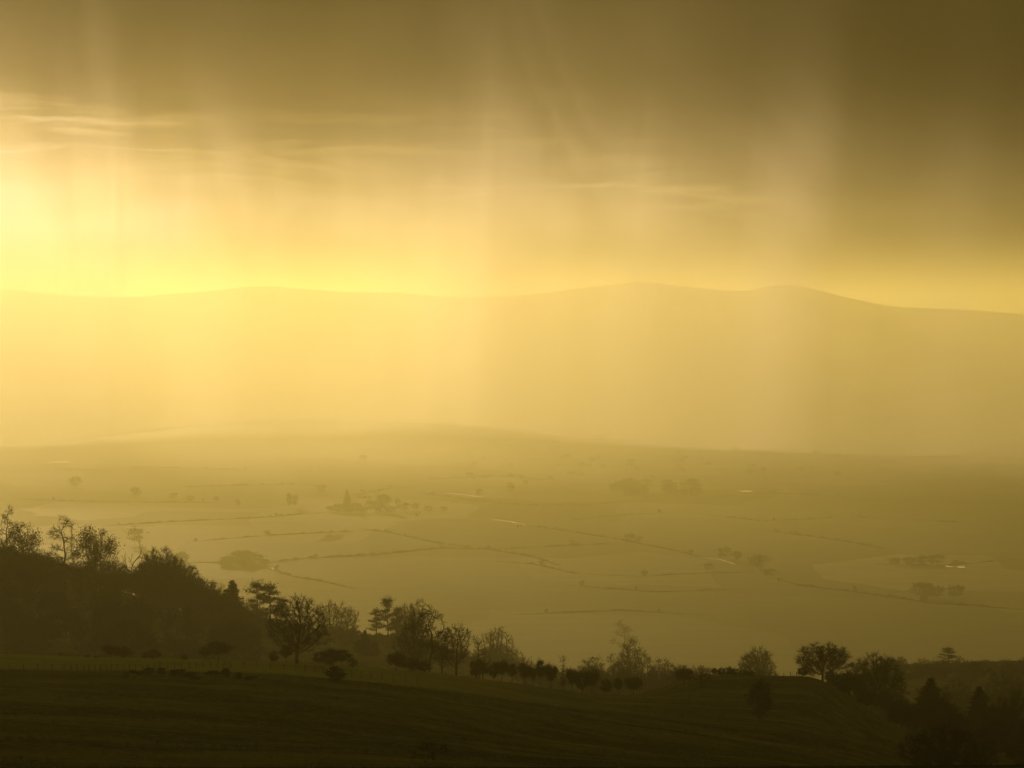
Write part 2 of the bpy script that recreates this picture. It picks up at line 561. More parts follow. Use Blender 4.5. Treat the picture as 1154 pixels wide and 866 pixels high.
def build_rain():
    m = bpy.data.materials.new('falling_rain')
    m.use_nodes = True
    nt = m.node_tree
    for n in list(nt.nodes):
        nt.nodes.remove(n)
    out = nt.nodes.new('ShaderNodeOutputMaterial')
    pv = nt.nodes.new('ShaderNodeVolumePrincipled')
    pv.inputs['Color'].default_value = (0.99, 0.98, 0.96, 1)
    pv.inputs['Density'].default_value = 0.0031
    pv.inputs['Anisotropy'].default_value = 0.62
    for k in ('Density Attribute', 'Color Attribute', 'Temperature Attribute'):
        pv.inputs[k].default_value = ''
    nt.links.new(pv.outputs[0], out.inputs['Volume'])
    px = np.linspace(-1500, 2700, 1400)
    t = np.interp(px, [c[0] for c in CURTAIN], [c[1] for c in CURTAIN])
    k = np.hanning(9); k /= k.sum()
    t = np.convolve(np.pad(t, 4, mode='edge'), k, mode='valid')
    t = np.maximum((t - 85.0) * 1.32, 40.0)
    t = t * (1 + 0.16 * wobble(px, px * 0, 38.0) + 0.20 * wobble(px + 70, px * 0, 11.0) + 0.08 * wobble(px + 7, px * 0, 4.0))
    front = np.interp(px, [-1500, 400, 620, 860, 1154, 2700], [6500, 6480, 6560, 6200, 5900, 5600]) + 60 * wobble(px, px * 0, 130.0)
    for z0, z1, levels, label in ((-22.0, HAZE_TOP - 0.1, 4, 'lower part of the bright curtain of rain in front of the hills'), (HAZE_TOP + 0.1, 1750.0, 14, 'upper part of the bright curtain of rain under the cloud')):
        zs = np.linspace(z0, z1, levels)
        rings = []
        for z in zs:
            tz = t * (1 - 0.90 * smooth((z - 480.0) / 540.0))
            for Y in (front, front + tz):
                x = (px - 577) / FPX * 7000.0 + (z + 22) * 0.07
                rings.append(np.stack([x, Y, np.full_like(x, z)], 1))
        n = len(px)
        v = np.concatenate(rings)
        f = []
        i = np.arange(n - 1)
        for L in range(levels - 1):
            a, b, c, d = 2 * L * n, (2 * L + 1) * n, (2 * L + 2) * n, (2 * L + 3) * n
            f.append(np.stack([a + i, a + i + 1, c + i + 1, c + i], 1))           # front
            f.append(np.stack([b + i + 1, b + i, d + i, d + i + 1], 1))           # back
            for e, flip in ((0, True), (n - 1, False)):
                q = [a + e, b + e, d + e, c + e]
                f.append(np.array([q[::-1] if flip else q]))
        a, b = 0, n
        f.append(np.stack([b + i, b + i + 1, a + i + 1, a + i], 1))
        a, b = 2 * (levels - 1) * n, (2 * levels - 1) * n
        f.append(np.stack([a + i, a + i + 1, b + i + 1, b + i], 1))
        o = mesh_obj('rain', v, np.concatenate(f), m)
        o['kind'] = 'stuff'
        o['label'] = label


build_rain()


def build_thin_rain():
    m = bpy.data.materials.new('thin_rain')
    m.use_nodes = True
    nt = m.node_tree
    for n in list(nt.nodes):
        nt.nodes.remove(n)
    out = nt.nodes.new('ShaderNodeOutputMaterial')
    pv = nt.nodes.new('ShaderNodeVolumePrincipled')
    pv.inputs['Color'].default_value = (0.98, 0.97, 0.88, 1)
    pv.inputs['Density'].default_value = 0.00040
    pv.inputs['Anisotropy'].default_value = 0.6
    for k in ('Density Attribute', 'Color Attribute', 'Temperature Attribute'):
        pv.inputs[k].default_value = ''
    nt.links.new(pv.outputs[0], out.inputs['Volume'])
    px = np.linspace(-1500, 2700, 700)
    near = np.interp(px, [-1500, 0, 300, 600, 900, 1154, 2700], [4100, 4100, 4300, 4500, 4300, 4200, 4200]) + 260 * wobble(px, px * 0, 70.0) + 120 * wobble(px + 9, px * 0, 17.0)
    back = np.interp(px, [-1500, 400, 620, 860, 1154, 2700], [6420, 6400, 6480, 6120, 5820, 5520])
    zs = np.array([-22.0, 60.0, 150.0, 250.0, 350.0, 450.0])
    n = len(px)
    rings = []
    for z in zs:
        f = near + (back - 60 - near) * ((z + 22.0) / 472.0) ** 0.8
        x = (px - 577) / FPX
        rings.append(np.stack([x * f, f, np.full(n, z)], 1))
        rings.append(np.stack([x * back, back, np.full(n, z)], 1))
    v = np.concatenate(rings)
    i = np.arange(n - 1)
    f = []
    for L in range(len(zs) - 1):
        a, b, c, d = 2 * L * n, (2 * L + 1) * n, (2 * L + 2) * n, (2 * L + 3) * n
        f.append(np.stack([a + i, a + i + 1, c + i + 1, c + i], 1))
        f.append(np.stack([b + i + 1, b + i, d + i, d + i + 1], 1))
        for e, flip in ((0, True), (n - 1, False)):
            q = [a + e, b + e, d + e, c + e]
            f.append(np.array([q[::-1] if flip else q]))
    f.append(np.stack([n + i, n + i + 1, i + 1, i], 1))
    a, b = 2 * (len(zs) - 1) * n, (2 * len(zs) - 1) * n
    f.append(np.stack([a + i, a + i + 1, b + i + 1, b + i], 1))
    o = mesh_obj('rain', v, np.concatenate(f), m)
    o['kind'] = 'stuff'
    o['label'] = 'thin veil of rain over the far part of the plain'


build_thin_rain()

# ---------------------------------------------------------------- trees
BARK = simple_mat('bark', (0.022, 0.017, 0.011), (0.042, 0.034, 0.022), 3.0)
TWIG = simple_mat('twigs', (0.020, 0.016, 0.010), (0.036, 0.028, 0.017), 0.8)
IVY = simple_mat('evergreen_leaves', (0.014, 0.018, 0.007), (0.028, 0.033, 0.012), 1.2)
NEEDLE = simple_mat('needles', (0.013, 0.018, 0.008), (0.026, 0.031, 0.012), 1.0)


def frusta(P, Q, r0, r1, k):
    """Tapered k-sided sticks from points P to Q as one vertex and one quad array."""
    P, Q = np.asarray(P, float), np.asarray(Q, float)
    d = Q - P
    L = np.linalg.norm(d, axis=1, keepdims=True)
    d = d / np.maximum(L, 1e-6)
    ref = np.where(np.abs(d[:, 2:3]) > 0.9, np.array([[1.0, 0, 0]]), np.array([[0, 0, 1.0]]))
    a = np.cross(d, ref)
    a /= np.maximum(np.linalg.norm(a, axis=1, keepdims=True), 1e-6)
    b = np.cross(d, a)
    n = len(P)
    v = np.zeros((n, 2 * k, 3))
    for i in range(k):
        t = 2 * math.pi * i / k
        off = math.cos(t) * a + math.sin(t) * b
        v[:, i] = P + off * np.asarray(r0)[:, None]
        v[:, k + i] = Q + off * np.asarray(r1)[:, None]
    base = (np.arange(n) * 2 * k)[:, None]
    f = np.stack([np.concatenate([base + i, base + (i + 1) % k, base + k + (i + 1) % k, base + k + i], 1) for i in range(k)], 1).reshape(-1, 4)
    return v.reshape(-1, 3), f


def join(parts):
    vs, fs, o = [], [], 0
    for v, f in parts:
        if len(v) == 0:
            continue
        vs.append(v)
        fs.append(f + o)
        o += len(v)
    return np.concatenate(vs), np.concatenate(fs)


def leaf_faces(rg, centres, size, flat=0.0):
    """Small folded quads, randomly turned, one per centre."""
    n = len(centres)
    a = rg.normal(size=(n, 3))
    a[:, 2] *= (1 - flat)
    a /= np.linalg.norm(a, axis=1, keepdims=True)
    b = np.cross(a, rg.normal(size=(n, 3)))
    b /= np.maximum(np.linalg.norm(b, axis=1, keepdims=True), 1e-6)
    s = size * rg.uniform(0.55, 1.35, (n, 1))
    w = s * rg.uniform(0.35, 0.6, (n, 1))
    c = np.asarray(centres)
    nrm = np.cross(a, b)
    v = np.stack([c - a * s, c + b * w - nrm * w * 0.3, c + a * s, c - b * w - nrm * w * 0.3], 1).reshape(-1, 3)
    return v, np.arange(4 * n).reshape(-1, 4)


def colonise(rg, blobs, clear, n_att, step, kill, lean=0.0, fork=1):
    """Space colonisation: limbs grow towards points spread in the crown's blobs."""
    vol = np.array([b[3] * b[4] * b[5] for b in blobs])
    pick = rg.choice(len(blobs), n_att, p=vol / vol.sum())
    d = rg.normal(size=(n_att, 3))
    d /= np.linalg.norm(d, axis=1, keepdims=True)
    d *= rg.uniform(0, 1, (n_att, 1)) ** (1 / 2.2)
    B = np.array(blobs, float)[pick]
    A = B[:, :3] + d * B[:, 3:]
    A = A[A[:, 2] > clear * 0.55]
    pos, par = [np.zeros(3)], [-1]
    z = 0.0
    while z < clear:
        z += step
        p = pos[-1] + np.array([lean * step + rg.normal() * 0.05 * step, rg.normal() * 0.05 * step, step])
        pos.append(p)
        par.append(len(pos) - 2)
    P = np.array(pos)
    near_d = np.full(len(A), 1e9)
    near_i = np.zeros(len(A), int)
    alive = np.ones(len(A), bool)
    new = np.arange(len(P))
    for it in range(110):
        for k0 in range(0, len(new), 256):
            idx = new[k0:k0 + 256]
            dd = np.linalg.norm(A[:, None] - P[None, idx], axis=2)
            j = dd.argmin(1)
            m = dd[np.arange(len(A)), j]
            up = m < near_d
            near_d[up] = m[up]
            near_i[up] = idx[j[up]]
        alive &= near_d > kill
        if not alive.any():
            break
        ai = np.nonzero(alive)[0]
        dv = A[ai] - P[near_i[ai]]
        dv /= np.linalg.norm(dv, axis=1, keepdims=True)
        acc = np.zeros_like(P)
        np.add.at(acc, near_i[ai], dv)
        src = np.unique(near_i[ai])
        g = acc[src] + rg.normal(size=(len(src), 3)) * 0.25
        ln = np.linalg.norm(g, axis=1, keepdims=True)
        g = g / np.maximum(ln, 1e-6)
        q = P[src] + g * step
        n0 = len(P)
        P = np.concatenate([P, q])
        par.extend(src.tolist())
        new = np.arange(n0, len(P))
        if len(P) > 3200:
            break
    return P, np.array(par)


def skeleton_meshes(rg, P, par, tip, thick_limit, twigs, twig_len, droop=0.0, expo=2.25, twig_r=0.014):
    n = len(P)
    acc = np.zeros(n)
    kids = np.zeros(n, int)
    for i in range(n - 1, 0, -1):
        if kids[i] == 0:
            acc[i] = tip ** expo
        acc[par[i]] += acc[i]
        kids[par[i]] += 1
    r = np.maximum(acc, tip ** expo) ** (1 / expo)
    i = np.arange(1, n)
    p = par[i]
    big = r[i] > min(thick_limit, 0.35 * r.max())
    rp = np.minimum(r[p], r[i] * 1.25)
    base = (P[p][:, 2] < 0.9)
    rp = np.where(base, rp * (1.0 + 0.55 * (0.9 - np.clip(P[p][:, 2], 0, 0.9))), rp)
    dirn = P[i] - P[p]
    end = P[i] + dirn * 0.06
    start = P[p].copy()
    start[p == 0, 2] -= 0.5
    vt, ft = frusta(start[big], end[big], rp[big], r[i][big], 6)
    sm = ~big
    parts = [frusta(P[p][sm], end[sm], np.minimum(r[p], r[i] * 1.4)[sm], r[i][sm], 3)]
    thin = np.nonzero(r < 0.075)[0]
    thin = thin[thin > 2]
    if len(thin) and twigs:
        rep = np.repeat(thin, twigs)
        d = P[rep] - P[np.maximum(par[rep], 0)]
        d /= np.maximum(np.linalg.norm(d, axis=1, keepdims=True), 1e-6)
        d = d * 0.8 + rg.normal(size=d.shape) * 0.62
        d[:, 2] += 0.15 - droop
        d /= np.linalg.norm(d, axis=1, keepdims=True)
        L = twig_len * rg.uniform(0.45, 1.25, (len(rep), 1))
        bend = rg.normal(size=d.shape) * 0.22
        mid = P[rep] + d * L * 0.5
        tipp = mid + (d + bend) * L * 0.55
        w = twig_r * rg.uniform(0.8, 1.5, len(rep))
        parts.append(frusta(P[rep], mid, w * 1.4, w, 3))
        parts.append(frusta(mid, tipp, w, w * 0.5, 3))
        m2 = rg.random(len(rep)) < 0.55
        d2 = d + rg.normal(size=d.shape) * 0.7
        d2 /= np.linalg.norm(d2, axis=1, keepdims=True)
        parts.append(frusta(mid[m2], (mid + d2 * L * 0.5)[m2], (w * 0.9)[m2], (w * 0.45)[m2], 3))
    return (vt, ft), parts


def put_tree(name, trunk, crown, crown_mat):
    root = bpy.data.objects.new(name, None)
    a = mesh_obj('trunk', trunk[0], trunk[1], BARK, smooth_=True, link=False)
    b = mesh_obj('crown', crown[0], crown[1], crown_mat, link=False)
    zmax = max(trunk[0][:, 2].max(), np.quantile(crown[0][:, 2], 0.998))
    xx = np.concatenate([crown[0][:, 0]])
    wid = np.quantile(xx, 0.99) - np.quantile(xx, 0.01)
    return {'name': name, 'parts': [a, b], 'h': float(zmax), 'w': float(wid)}


def bare(seed, H, W, clear, kind='round', twigs=3, att=700, ivy=0, name='bare_tree', tip=0.02, twig_len=0.75, step=0.42, squash=1.0, lean=0.0):
    rg = np.random.default_rng(seed)
    blobs = []
    ch = H - clear * 0.7
    if kind == 'round':
        blobs.append((0, 0, clear * 0.7 + ch * 0.52, W * 0.40, W * 0.40 * squash, ch * 0.47))
        for _ in range(7):
            t = rg.uniform(0, 6.28)
            blobs.append((math.cos(t) * W * 0.30, math.sin(t) * W * 0.30 * squash, clear * 0.8 + ch * rg.uniform(0.25, 0.72), W * rg.uniform(0.14, 0.22), W * 0.18 * squash, ch * rg.uniform(0.14, 0.22)))
    elif kind == 'tall':
        for k in range(9):
            t = rg.uniform(0, 6.28)
            f = k / 8.0
            rr = W * (0.30 * math.sin(math.pi * min(1, 0.25 + f * 0.75)) + 0.06)
            blobs.append((math.cos(t) * rr * 0.8, math.sin(t) * rr * 0.8, clear + (H - clear) * (0.12 + 0.78 * f), W * rg.uniform(0.13, 0.2), W * 0.17, (H - clear) * 0.11))
    elif kind == 'antler':
        for k in range(9):
            t = k * 0.7 * 2.4 + rg.uniform(-0.3, 0.3)
            q = rg.uniform(0.10, 0.42)
            blobs.append((math.cos(t) * W * q, math.sin(t) * W * q, H * rg.uniform(0.5, 0.82), W * 0.05, W * 0.05, H * 0.2))
    elif kind == 'poplar':
        for k in range(6):
            blobs.append((rg.normal() * 0.1, rg.normal() * 0.1, H * (0.25 + 0.7 * k / 5), W * 0.4 * (1 - 0.11 * k), W * 0.4 * (1 - 0.11 * k), H * 0.12))
    P, par = colonise(rg, blobs, clear, att, step, step * 1.7, lean)
    tr, parts = skeleton_meshes(rg, P, par, tip, 0.075, twigs, twig_len)
    crown = join(parts)
    mat = TWIG
    if ivy:
        idx = rg.choice(len(P), 60)
        c = P[idx[P[idx][:, 2] > clear * 0.3]]
        rep = np.repeat(c, ivy // max(1, len(c)) + 1, axis=0)
        rep = rep + rg.normal(size=rep.shape) * np.array([0.75, 0.75, 0.6])
        crown = join([crown, leaf_faces(rg, rep, 0.21)])
    return put_tree(name, tr, crown, mat)


def leafy(seed, H, W, clear, n, size=0.24, name='evergreen_tree', clumps=26, mat=None, low=0.0):
    """Dense round crown of many small leaves in clumps, with gaps between them."""
    rg = np.random.default_rng(seed)
    blobs = [(0, 0, clear + (H - clear) * 0.5, W * 0.42, W * 0.42, (H - clear) * 0.46)]
    P, par = colonise(rg, blobs, clear, 160, 0.4, 0.8)
    tr, parts = skeleton_meshes(rg, P, par, 0.025, 0.05, 2, 0.5)
    d = rg.normal(size=(clumps, 3))
    d /= np.linalg.norm(d, axis=1, keepdims=True)
    rad = rg.uniform(0.45, 1.0, (clumps, 1)) ** 0.5
    sc_ = np.array([W * 0.40, W * 0.40, (H - clear) * 0.42])
    cc = np.array([0, 0, clear + (H - clear) * 0.5]) + d * rad * sc_
    cs = rg.uniform(0.11, 0.2, clumps) * (W + H) * 0.5
    pick = rg.integers(0, clumps, n)
    off = rg.normal(size=(n, 3)) * (cs[pick][:, None] * 0.55)
    pts = cc[pick] + off * np.array([1, 1, 0.75])
    pts = pts[pts[:, 2] > max(0.05, low)]
    return put_tree(name, tr, join(parts + [leaf_faces(rg, pts, size)]), mat or IVY)


def conifer(seed, H, W, clear=0.8, name='conifer'):
    rg = np.random.default_rng(seed)
    n = 26
    zs = np.linspace(0, H, n + 1)
    pts = np.stack([rg.normal(size=n + 1) * 0.03, rg.normal(size=n + 1) * 0.03, zs], 1)
    rr = 0.02 * H * (1 - zs / H) ** 0.9 + 0.02
    tr = frusta(pts[:-1], pts[1:], rr[:-1], rr[1:], 6)
    P0, P1, w0, w1, leaf = [], [], [], [], []
    z = clear
    while z < H * 0.985:
        f = (z - clear) / (H - clear)
        L = W * 0.5 * (1 - f) ** 0.85 * rg.uniform(0.75, 1.15) + 0.12
        m = rg.integers(5, 8)
        t0 = rg.uniform(0, 6.28)
        for k in range(m):
            t = t0 + 6.28 * k / m + rg.uniform(-0.25, 0.25)
            l = L * rg.uniform(0.65, 1.15)
            a = np.array([0, 0, z])
            tip_ = a + np.array([math.cos(t) * l, math.sin(t) * l, -l * (0.30 - 0.35 * f)])
            P0.append(a); P1.append(tip_); w0.append(0.035 * (1 - f) + 0.012); w1.append(0.008)
            q = rg.uniform(0.15, 1.0, max(8, int(26 * l)))[:, None]
            spread = (0.10 + 0.22 * l * (1 - q)) * 0.8
            leaf.append(a + (tip_ - a) * q + rg.normal(size=(len(q), 3)) * np.concatenate([spread, spread, spread * 0.5 + 0.04], 1))
        z += H * 0.028 * rg.uniform(0.8, 1.25)
    cr = join([frusta(np.array(P0), np.array(P1), np.array(w0), np.array(w1), 3), leaf_faces(rg, np.concatenate(leaf), 0.2)])
    return put_tree(name, tr, cr, NEEDLE)


def pine(seed, H, W, clear, name='pine_tree', layers=13, flatness=0.42):
    """Pine with a bare lower stem and flattened plates of needles on spreading limbs."""
    rg = np.random.default_rng(seed)
    n = 18
    zs = np.linspace(0, H * 0.97, n + 1)
    wob = np.cumsum(rg.normal(size=(n + 1, 2)) * 0.06, axis=0)
    pts = np.concatenate([wob, zs[:, None]], 1)
    rr = 0.019 * H * (1 - zs / H) ** 0.7 + 0.03
    parts_t = [frusta(pts[:-1], pts[1:], rr[:-1], rr[1:], 6)]
    P0, P1, w0, leaf = [], [], [], []
    for k in range(layers):
        f = (k + 0.3) / layers
        z = clear + (H - clear) * f
        t = k * 2.4 + rg.uniform(-0.5, 0.5)
        l = W * 0.5 * (1 - 0.72 * f ** 1.4) * rg.uniform(0.6, 1.1)
        j = min(n, int(z / (H * 0.97) * n))
        a = pts[j].copy()
        b = a + np.array([math.cos(t) * l, math.sin(t) * l, l * rg.uniform(0.05, 0.35)])
        P0.append(a); P1.append(b); w0.append(0.10 * (1 - f) + 0.035)
        for q in (0.35, 0.7, 1.0):
            c = a + (b - a) * q
            s = W * 0.15 * rg.uniform(0.7, 1.25) * (0.7 + 0.3 * q)
            m = int(120 * rg.uniform(0.7, 1.2))
            leaf.append(c + np.array([0, 0, s * 0.2]) + rg.normal(size=(m, 3)) * np.array([s * 0.6, s * 0.6, s * flatness * 0.55]))
    c = pts[-1]
    leaf.append(c + rg.normal(size=(220, 3)) * np.array([W * 0.11, W * 0.11, W * 0.07]))
    parts_t.append(frusta(np.array(P0), np.array(P1), np.array(w0), np.array(w0) * 0.35, 4))
    return put_tree(name, join(parts_t), leaf_faces(rg, np.concatenate(leaf), 0.2), NEEDLE)


V = {}
V['oak'] = bare(11, 14, 15, 1.2, 'round', 6, 1300, name='oak_tree', tip=0.027, twig_len=0.85)
V['oak_b'] = bare(12, 13, 9, 2.2, 'round', 5, 620, name='bare_tree', tip=0.025, twig_len=0.85)
V['tall'] = bare(13, 17, 10, 4.0, 'tall', 5, 620, name='bare_tree', twig_len=0.95, tip=0.026)
V['tall_b'] = bare(14, 16, 7, 3.5, 'tall', 5, 520, name='bare_tree', twig_len=0.9, tip=0.026)
V['antler'] = bare(15, 13, 10, 3.4, 'antler', 1, 300, name='bare_tree', tip=0.045, twig_len=0.7)
V['round'] = bare(16, 12, 13, 1.4, 'round', 9, 1200, name='bare_tree', twig_len=1.0)
V['round_b'] = bare(17, 11, 12, 1.3, 'round', 9, 1050, name='bare_tree', twig_len=1.0)
V['ivied'] = bare(18, 14, 11, 1.5, 'round', 4, 700, ivy=2600, name='bare_tree')
V['ivied_b'] = bare(19, 13, 9, 1.5, 'tall', 4, 600, ivy=2400, name='bare_tree')
V['dense'] = bare(20, 12, 10, 1.2, 'round', 6, 800, ivy=700, name='bare_tree', twig_len=0.9)
V['dense_b'] = bare(21, 13, 9, 1.5, 'round', 6, 750, ivy=400, name='bare_tree', twig_len=0.9)
V['poplar'] = bare(22, 9, 2.4, 1.0, 'poplar', 4, 260, ivy=500, name='poplar_tree', twig_len=0.6)
V['sapling'] = bare(23, 2.8, 3.4, 0.35, 'antler', 3, 90, name='sapling', tip=0.006, twig_len=0.5, step=0.14, lean=0.5)
V['ever'] = leafy(24, 6, 4.4, 1.5, 2700, 0.19)
V['ever_b'] = leafy(25, 6, 4.0, 1.7, 2300, 0.19, clumps=18)
V['bush'] = leafy(26, 3.6, 4.4, 0.5, 2200, 0.17, name='shrub')
V['thicket'] = leafy(42, 11, 9.5, 1.0, 4200, 0.26, name='bare_tree', clumps=44, mat=TWIG)
V['cone_bush'] = leafy(41, 5, 4.2, 0.2, 3200, 0.18, name='shrub', clumps=34)
V['bush_b'] = leafy(27, 3.2, 4.8, 0.4, 2200, 0.17, name='shrub', clumps=16)
V['gorse'] = leafy(28, 1.7, 3.2, 0.0, 1900, 0.14, name='shrub', clumps=22)
V['conifer'] = conifer(29, 13, 6.0)
V['conifer_b'] = conifer(30, 11, 6.5)
V['pine'] = pine(31, 15, 10, 5.5)
V['pine_b'] = pine(32, 16, 7.5, 7.0)
V['cedar'] = pine(33, 15, 12, 3.0, name='cedar_tree', layers=17, flatness=0.25)
V['far'] = leafy(34, 11, 10, 1.6, 900, 0.55, name='field_tree', clumps=18, mat=TWIG)
V['far_b'] = leafy(35, 12, 8, 2.0, 800, 0.55, name='field_tree', clumps=14, mat=TWIG)


def plant(var, px, Y, top, wpx=None, label='', cat='tree', group=None, name=None, hgt=None, rot=None, parts=True, sink=0.0):
    """Set a copy of a kind of tree on the ground in the direction px at distance Y, as tall as its top in the photograph."""
    v = V[var]
    x = Y * ray(px, 433)[0]
    zg = hz(x, Y)
    H = hgt if hgt else max(0.4, EYE + Y * ray(px, top)[1] - zg)
    s = H / v['h']
    sx = (wpx * Y / FPX / v['w']) if wpx else s * rnd.uniform(0.9, 1.15)
    root = bpy.data.objects.new(name or v['name'], None)
    C.objects.link(root)
    root.empty_display_size = 0.5
    root.location = (x, Y, zg - sink)
    root.scale = (sx, sx, s)
    root.rotation_euler = (0, 0, rnd.uniform(0, 6.28) if rot is None else rot)
    for p in v['parts']:
        c = p.copy()
        C.objects.link(c)
        c.parent = root
    tag(root, label, cat, group)
    return root


rnd = random.Random(5)

# ---- the wooded spur on the left: trees along its skyline, then the wood that fills its face
LW = 'trees of the wood on the left hillside'
plant('tall', 9, 930, 570, 22, 'tall thin bare tree at the left end of the hillside skyline', group=LW)
plant('ivied', 27, 935, 589, 40, 'dense rounded tree right beside the tall thin leftmost tree on the skyline', group=LW)
plant('tall', 72, 933, 581, 34, 'tall bare tree standing alone on the skyline, open branches on a single stem', group=LW, rot=2.0)
plant('ivied_b', 97, 935, 592, 26, 'bushy ivied tree just right of the lone tall bare tree on the skyline', group=LW)
plant('ivied', 112, 933, 597, 40, 'broad bushy tree second right of the lone tall skyline tree', group=LW)
plant('antler', 147, 930, 610, 30, 'bare tree of forked antler-like limbs on the skyline', group=LW, rot=0.6)
plant('round', 180, 927, 617, 46, 'bare domed tree with open crown right of the antler-like tree', group=LW)
plant('round_b', 198, 923, 630, 36, 'domed tree stepping down the skyline below the open-crowned one', group=LW)
plant('dense_b', 208, 921, 646, 34, 'dense crown halfway down the sloping edge of the left wood', group=LW)
plant('ivied', 228, 917, 652, 38, 'dense round crown low on the sloping edge of the left wood', group=LW)
plant('dense', 247, 915, 668, 34, 'last round crown at the foot of the sloping wood edge, left of the pointed conifer', group=LW)
plant('conifer_b', 261, 925, 654, 36, 'small pointed conifer rising behind a rounded crown at the right foot of the left wood')
plant('dense_b', 263, 900, 674, 42, 'rounded dense crown in front of the small pointed conifer', group=LW)
plant('pine', 288, 935, 653, 34, 'flat-topped pine with layered crown, left of the pair behind the big oak')
plant('pine_b', 304, 940, 657, 28, 'flat-topped pine with layered crown, right of the pair behind the big oak')
plant('cedar', 317, 945, 672, 26, 'lower spreading cedar between the layered pines and the big oak')
SIL = [(-90, 604), (0, 614), (50, 628), (75, 640), (90, 640), (130, 648), (165, 646), (200, 660), (230, 668), (250, 682), (280, 694), (320, 712), (345, 728), (470, 734)]
sx_, sy_ = [p[0] for p in SIL], [p[1] for p in SIL]
for px in np.arange(-64, 250, 8.0):
    top = float(np.interp(px, sx_, sy_)) + rnd.uniform(-3, 7)
    plant(rnd.choice(['dense', 'thicket', 'ivied', 'thicket']), px + rnd.uniform(-3, 3), rnd.uniform(900, 950), top - (4 if px > 130 else 0), rnd.uniform(26, 40), 'low bare crown in the packed wood just under the left hillside skyline', group='crowns under the left skyline')
for px in np.arange(296, 420, 10.0):
    plant(rnd.choice(['dense', 'dense_b', 'round_b']), px + rnd.uniform(-3, 3), rnd.uniform(1060, 1110), float(np.interp(px, [296, 345, 380, 420], [686, 706, 696, 728])) + rnd.uniform(0, 9), rnd.uniform(22, 32), 'hazy bare crown in the wood behind the big oak', group='hazy wood behind the big oak')
for px in np.arange(-70, 262, 5.2):
    plant(rnd.choice(['bush', 'bush_b']), px + rnd.uniform(-2, 2), rnd.uniform(918, 940), 0, None, 'low dark understorey bush under the crowns of the left hillside skyline', group='understorey of the left wood', hgt=rnd.uniform(4, 6.5))
for px, top in [(4, 612), (44, 619), (58, 624), (88, 632), (126, 632), (134, 640), (160, 634), (170, 628), (190, 634), (214, 640), (221, 650), (236, 655), (243, 664), (252, 672), (272, 682), (280, 688)]:
    plant(rnd.choice(['round', 'round_b', 'ivied', 'dense']), px, rnd.uniform(900, 940), top, rnd.uniform(24, 38), 'rounded bare crown stepping down the edge of the left wood', group='edge crowns of the left wood')
k_ = 0
while k_ < 84:
    px = rnd.uniform(-80, 285)
    Y = rnd.uniform(735, 955)
    x = Y * ray(px, 433)[0]
    zg = hz(x, Y)
    lim = EYE + Y * ray(px, float(np.interp(px, sx_, sy_)) + rnd.uniform(0, 14))[1]
    H = min(rnd.uniform(9, 16), lim - zg)
    if H < 4.0:
        continue
    plant(rnd.choice(['dense', 'thicket', 'ivied', 'round_b', 'oak_b', 'thicket', 'ivied_b']), px, Y, 0, None, 'bare tree packed among its like in the dim mass of the left wood', group='trees filling the left wood', hgt=H)
    k_ += 1

# ---- hollow behind the crest, centre left
plant('oak_b', 372, 1085, 677, 36, 'pale hazy domed tree behind the big oak to its right, left of two')
plant('oak_b', 391, 1085, 684, 28, 'pale hazy open tree behind the big oak, right of two')
plant('conifer_b', 411, 890, 710, 17, 'small dark conifer on top of the grassy knoll')
plant('bush', 403, 890, 721, 12, 'little bush left of the conifer on the knoll')
plant('bush_b', 421, 890, 723, 13, 'little bush right of the conifer on the knoll')
plant('pine_b', 424, 1085, 686, 18, 'hazy pine on a bare stem, lowest of the three pines above the knoll')
plant('pine', 437, 1085, 671, 24, 'tallest hazy pine of the three above the knoll, leaning crown')
plant('pine_b', 447, 1085, 684, 18, 'hazy pine on a bare stem, rightmost of the three above the knoll')
plant('round_b', 458, 1085, 681, 32, 'pale hazy round tree right of the three pines')
plant('tall', 472, 1085, 675, 26, 'pale tall tree just behind the big leaning bare tree')
plant('dense', 469, 640, 690, 40, 'big dark bare tree left half of the tall pair right of the pines')
plant('tall', 484, 600, 681, 42, 'tallest bare tree in the middle, arching crown', rot=1.2)
plant('oak_b', 498, 565, 712, 30, 'dark bare tree with bent trunk left of the upright forked one')
plant('oak_b', 514, 560, 703, 34, 'upright bare tree with thick forked trunk in the middle of the crest')
plant('tall_b', 536, 575, 716, 18, 'slim bare tree tight against the right of the forked trunk tree')
plant('antler', 544, 560, 722, 18, 'short bare tree with crooked arms right of the forked trunk tree')
plant('oak_b', 556, 1085, 708, 24, 'pale hazy tree with spreading top, left of two beyond the crest')
plant('tall_b', 567, 1085, 706, 20, 'pale hazy tree with spreading top, right of two beyond the crest')
HZ = 'pale trees in the hollow beyond the crest'
for px, top, Y, w in [(300, 697, 1000, 30), (320, 703, 1020, 30), (340, 703, 1060, 30), (355, 708, 1070, 28), (385, 700, 1060, 34), (402, 715, 1080, 24), (452, 712, 1080, 34), (440, 718, 1080, 26), (470, 716, 1050, 30), (505, 730, 1060, 26), (515, 726, 1080, 30), (545, 732, 1080, 34), (562, 726, 1090, 34), (578, 732, 1080, 30),
                      (592, 742, 830, 28), (606, 748, 850, 26), (620, 752, 860, 26), (640, 754, 880, 26)]:
    plant(rnd.choice(['dense', 'round_b', 'dense_b']), px, Y, top, w, 'pale bare crown merging with its neighbours in the hollow beyond the crest', group=HZ)

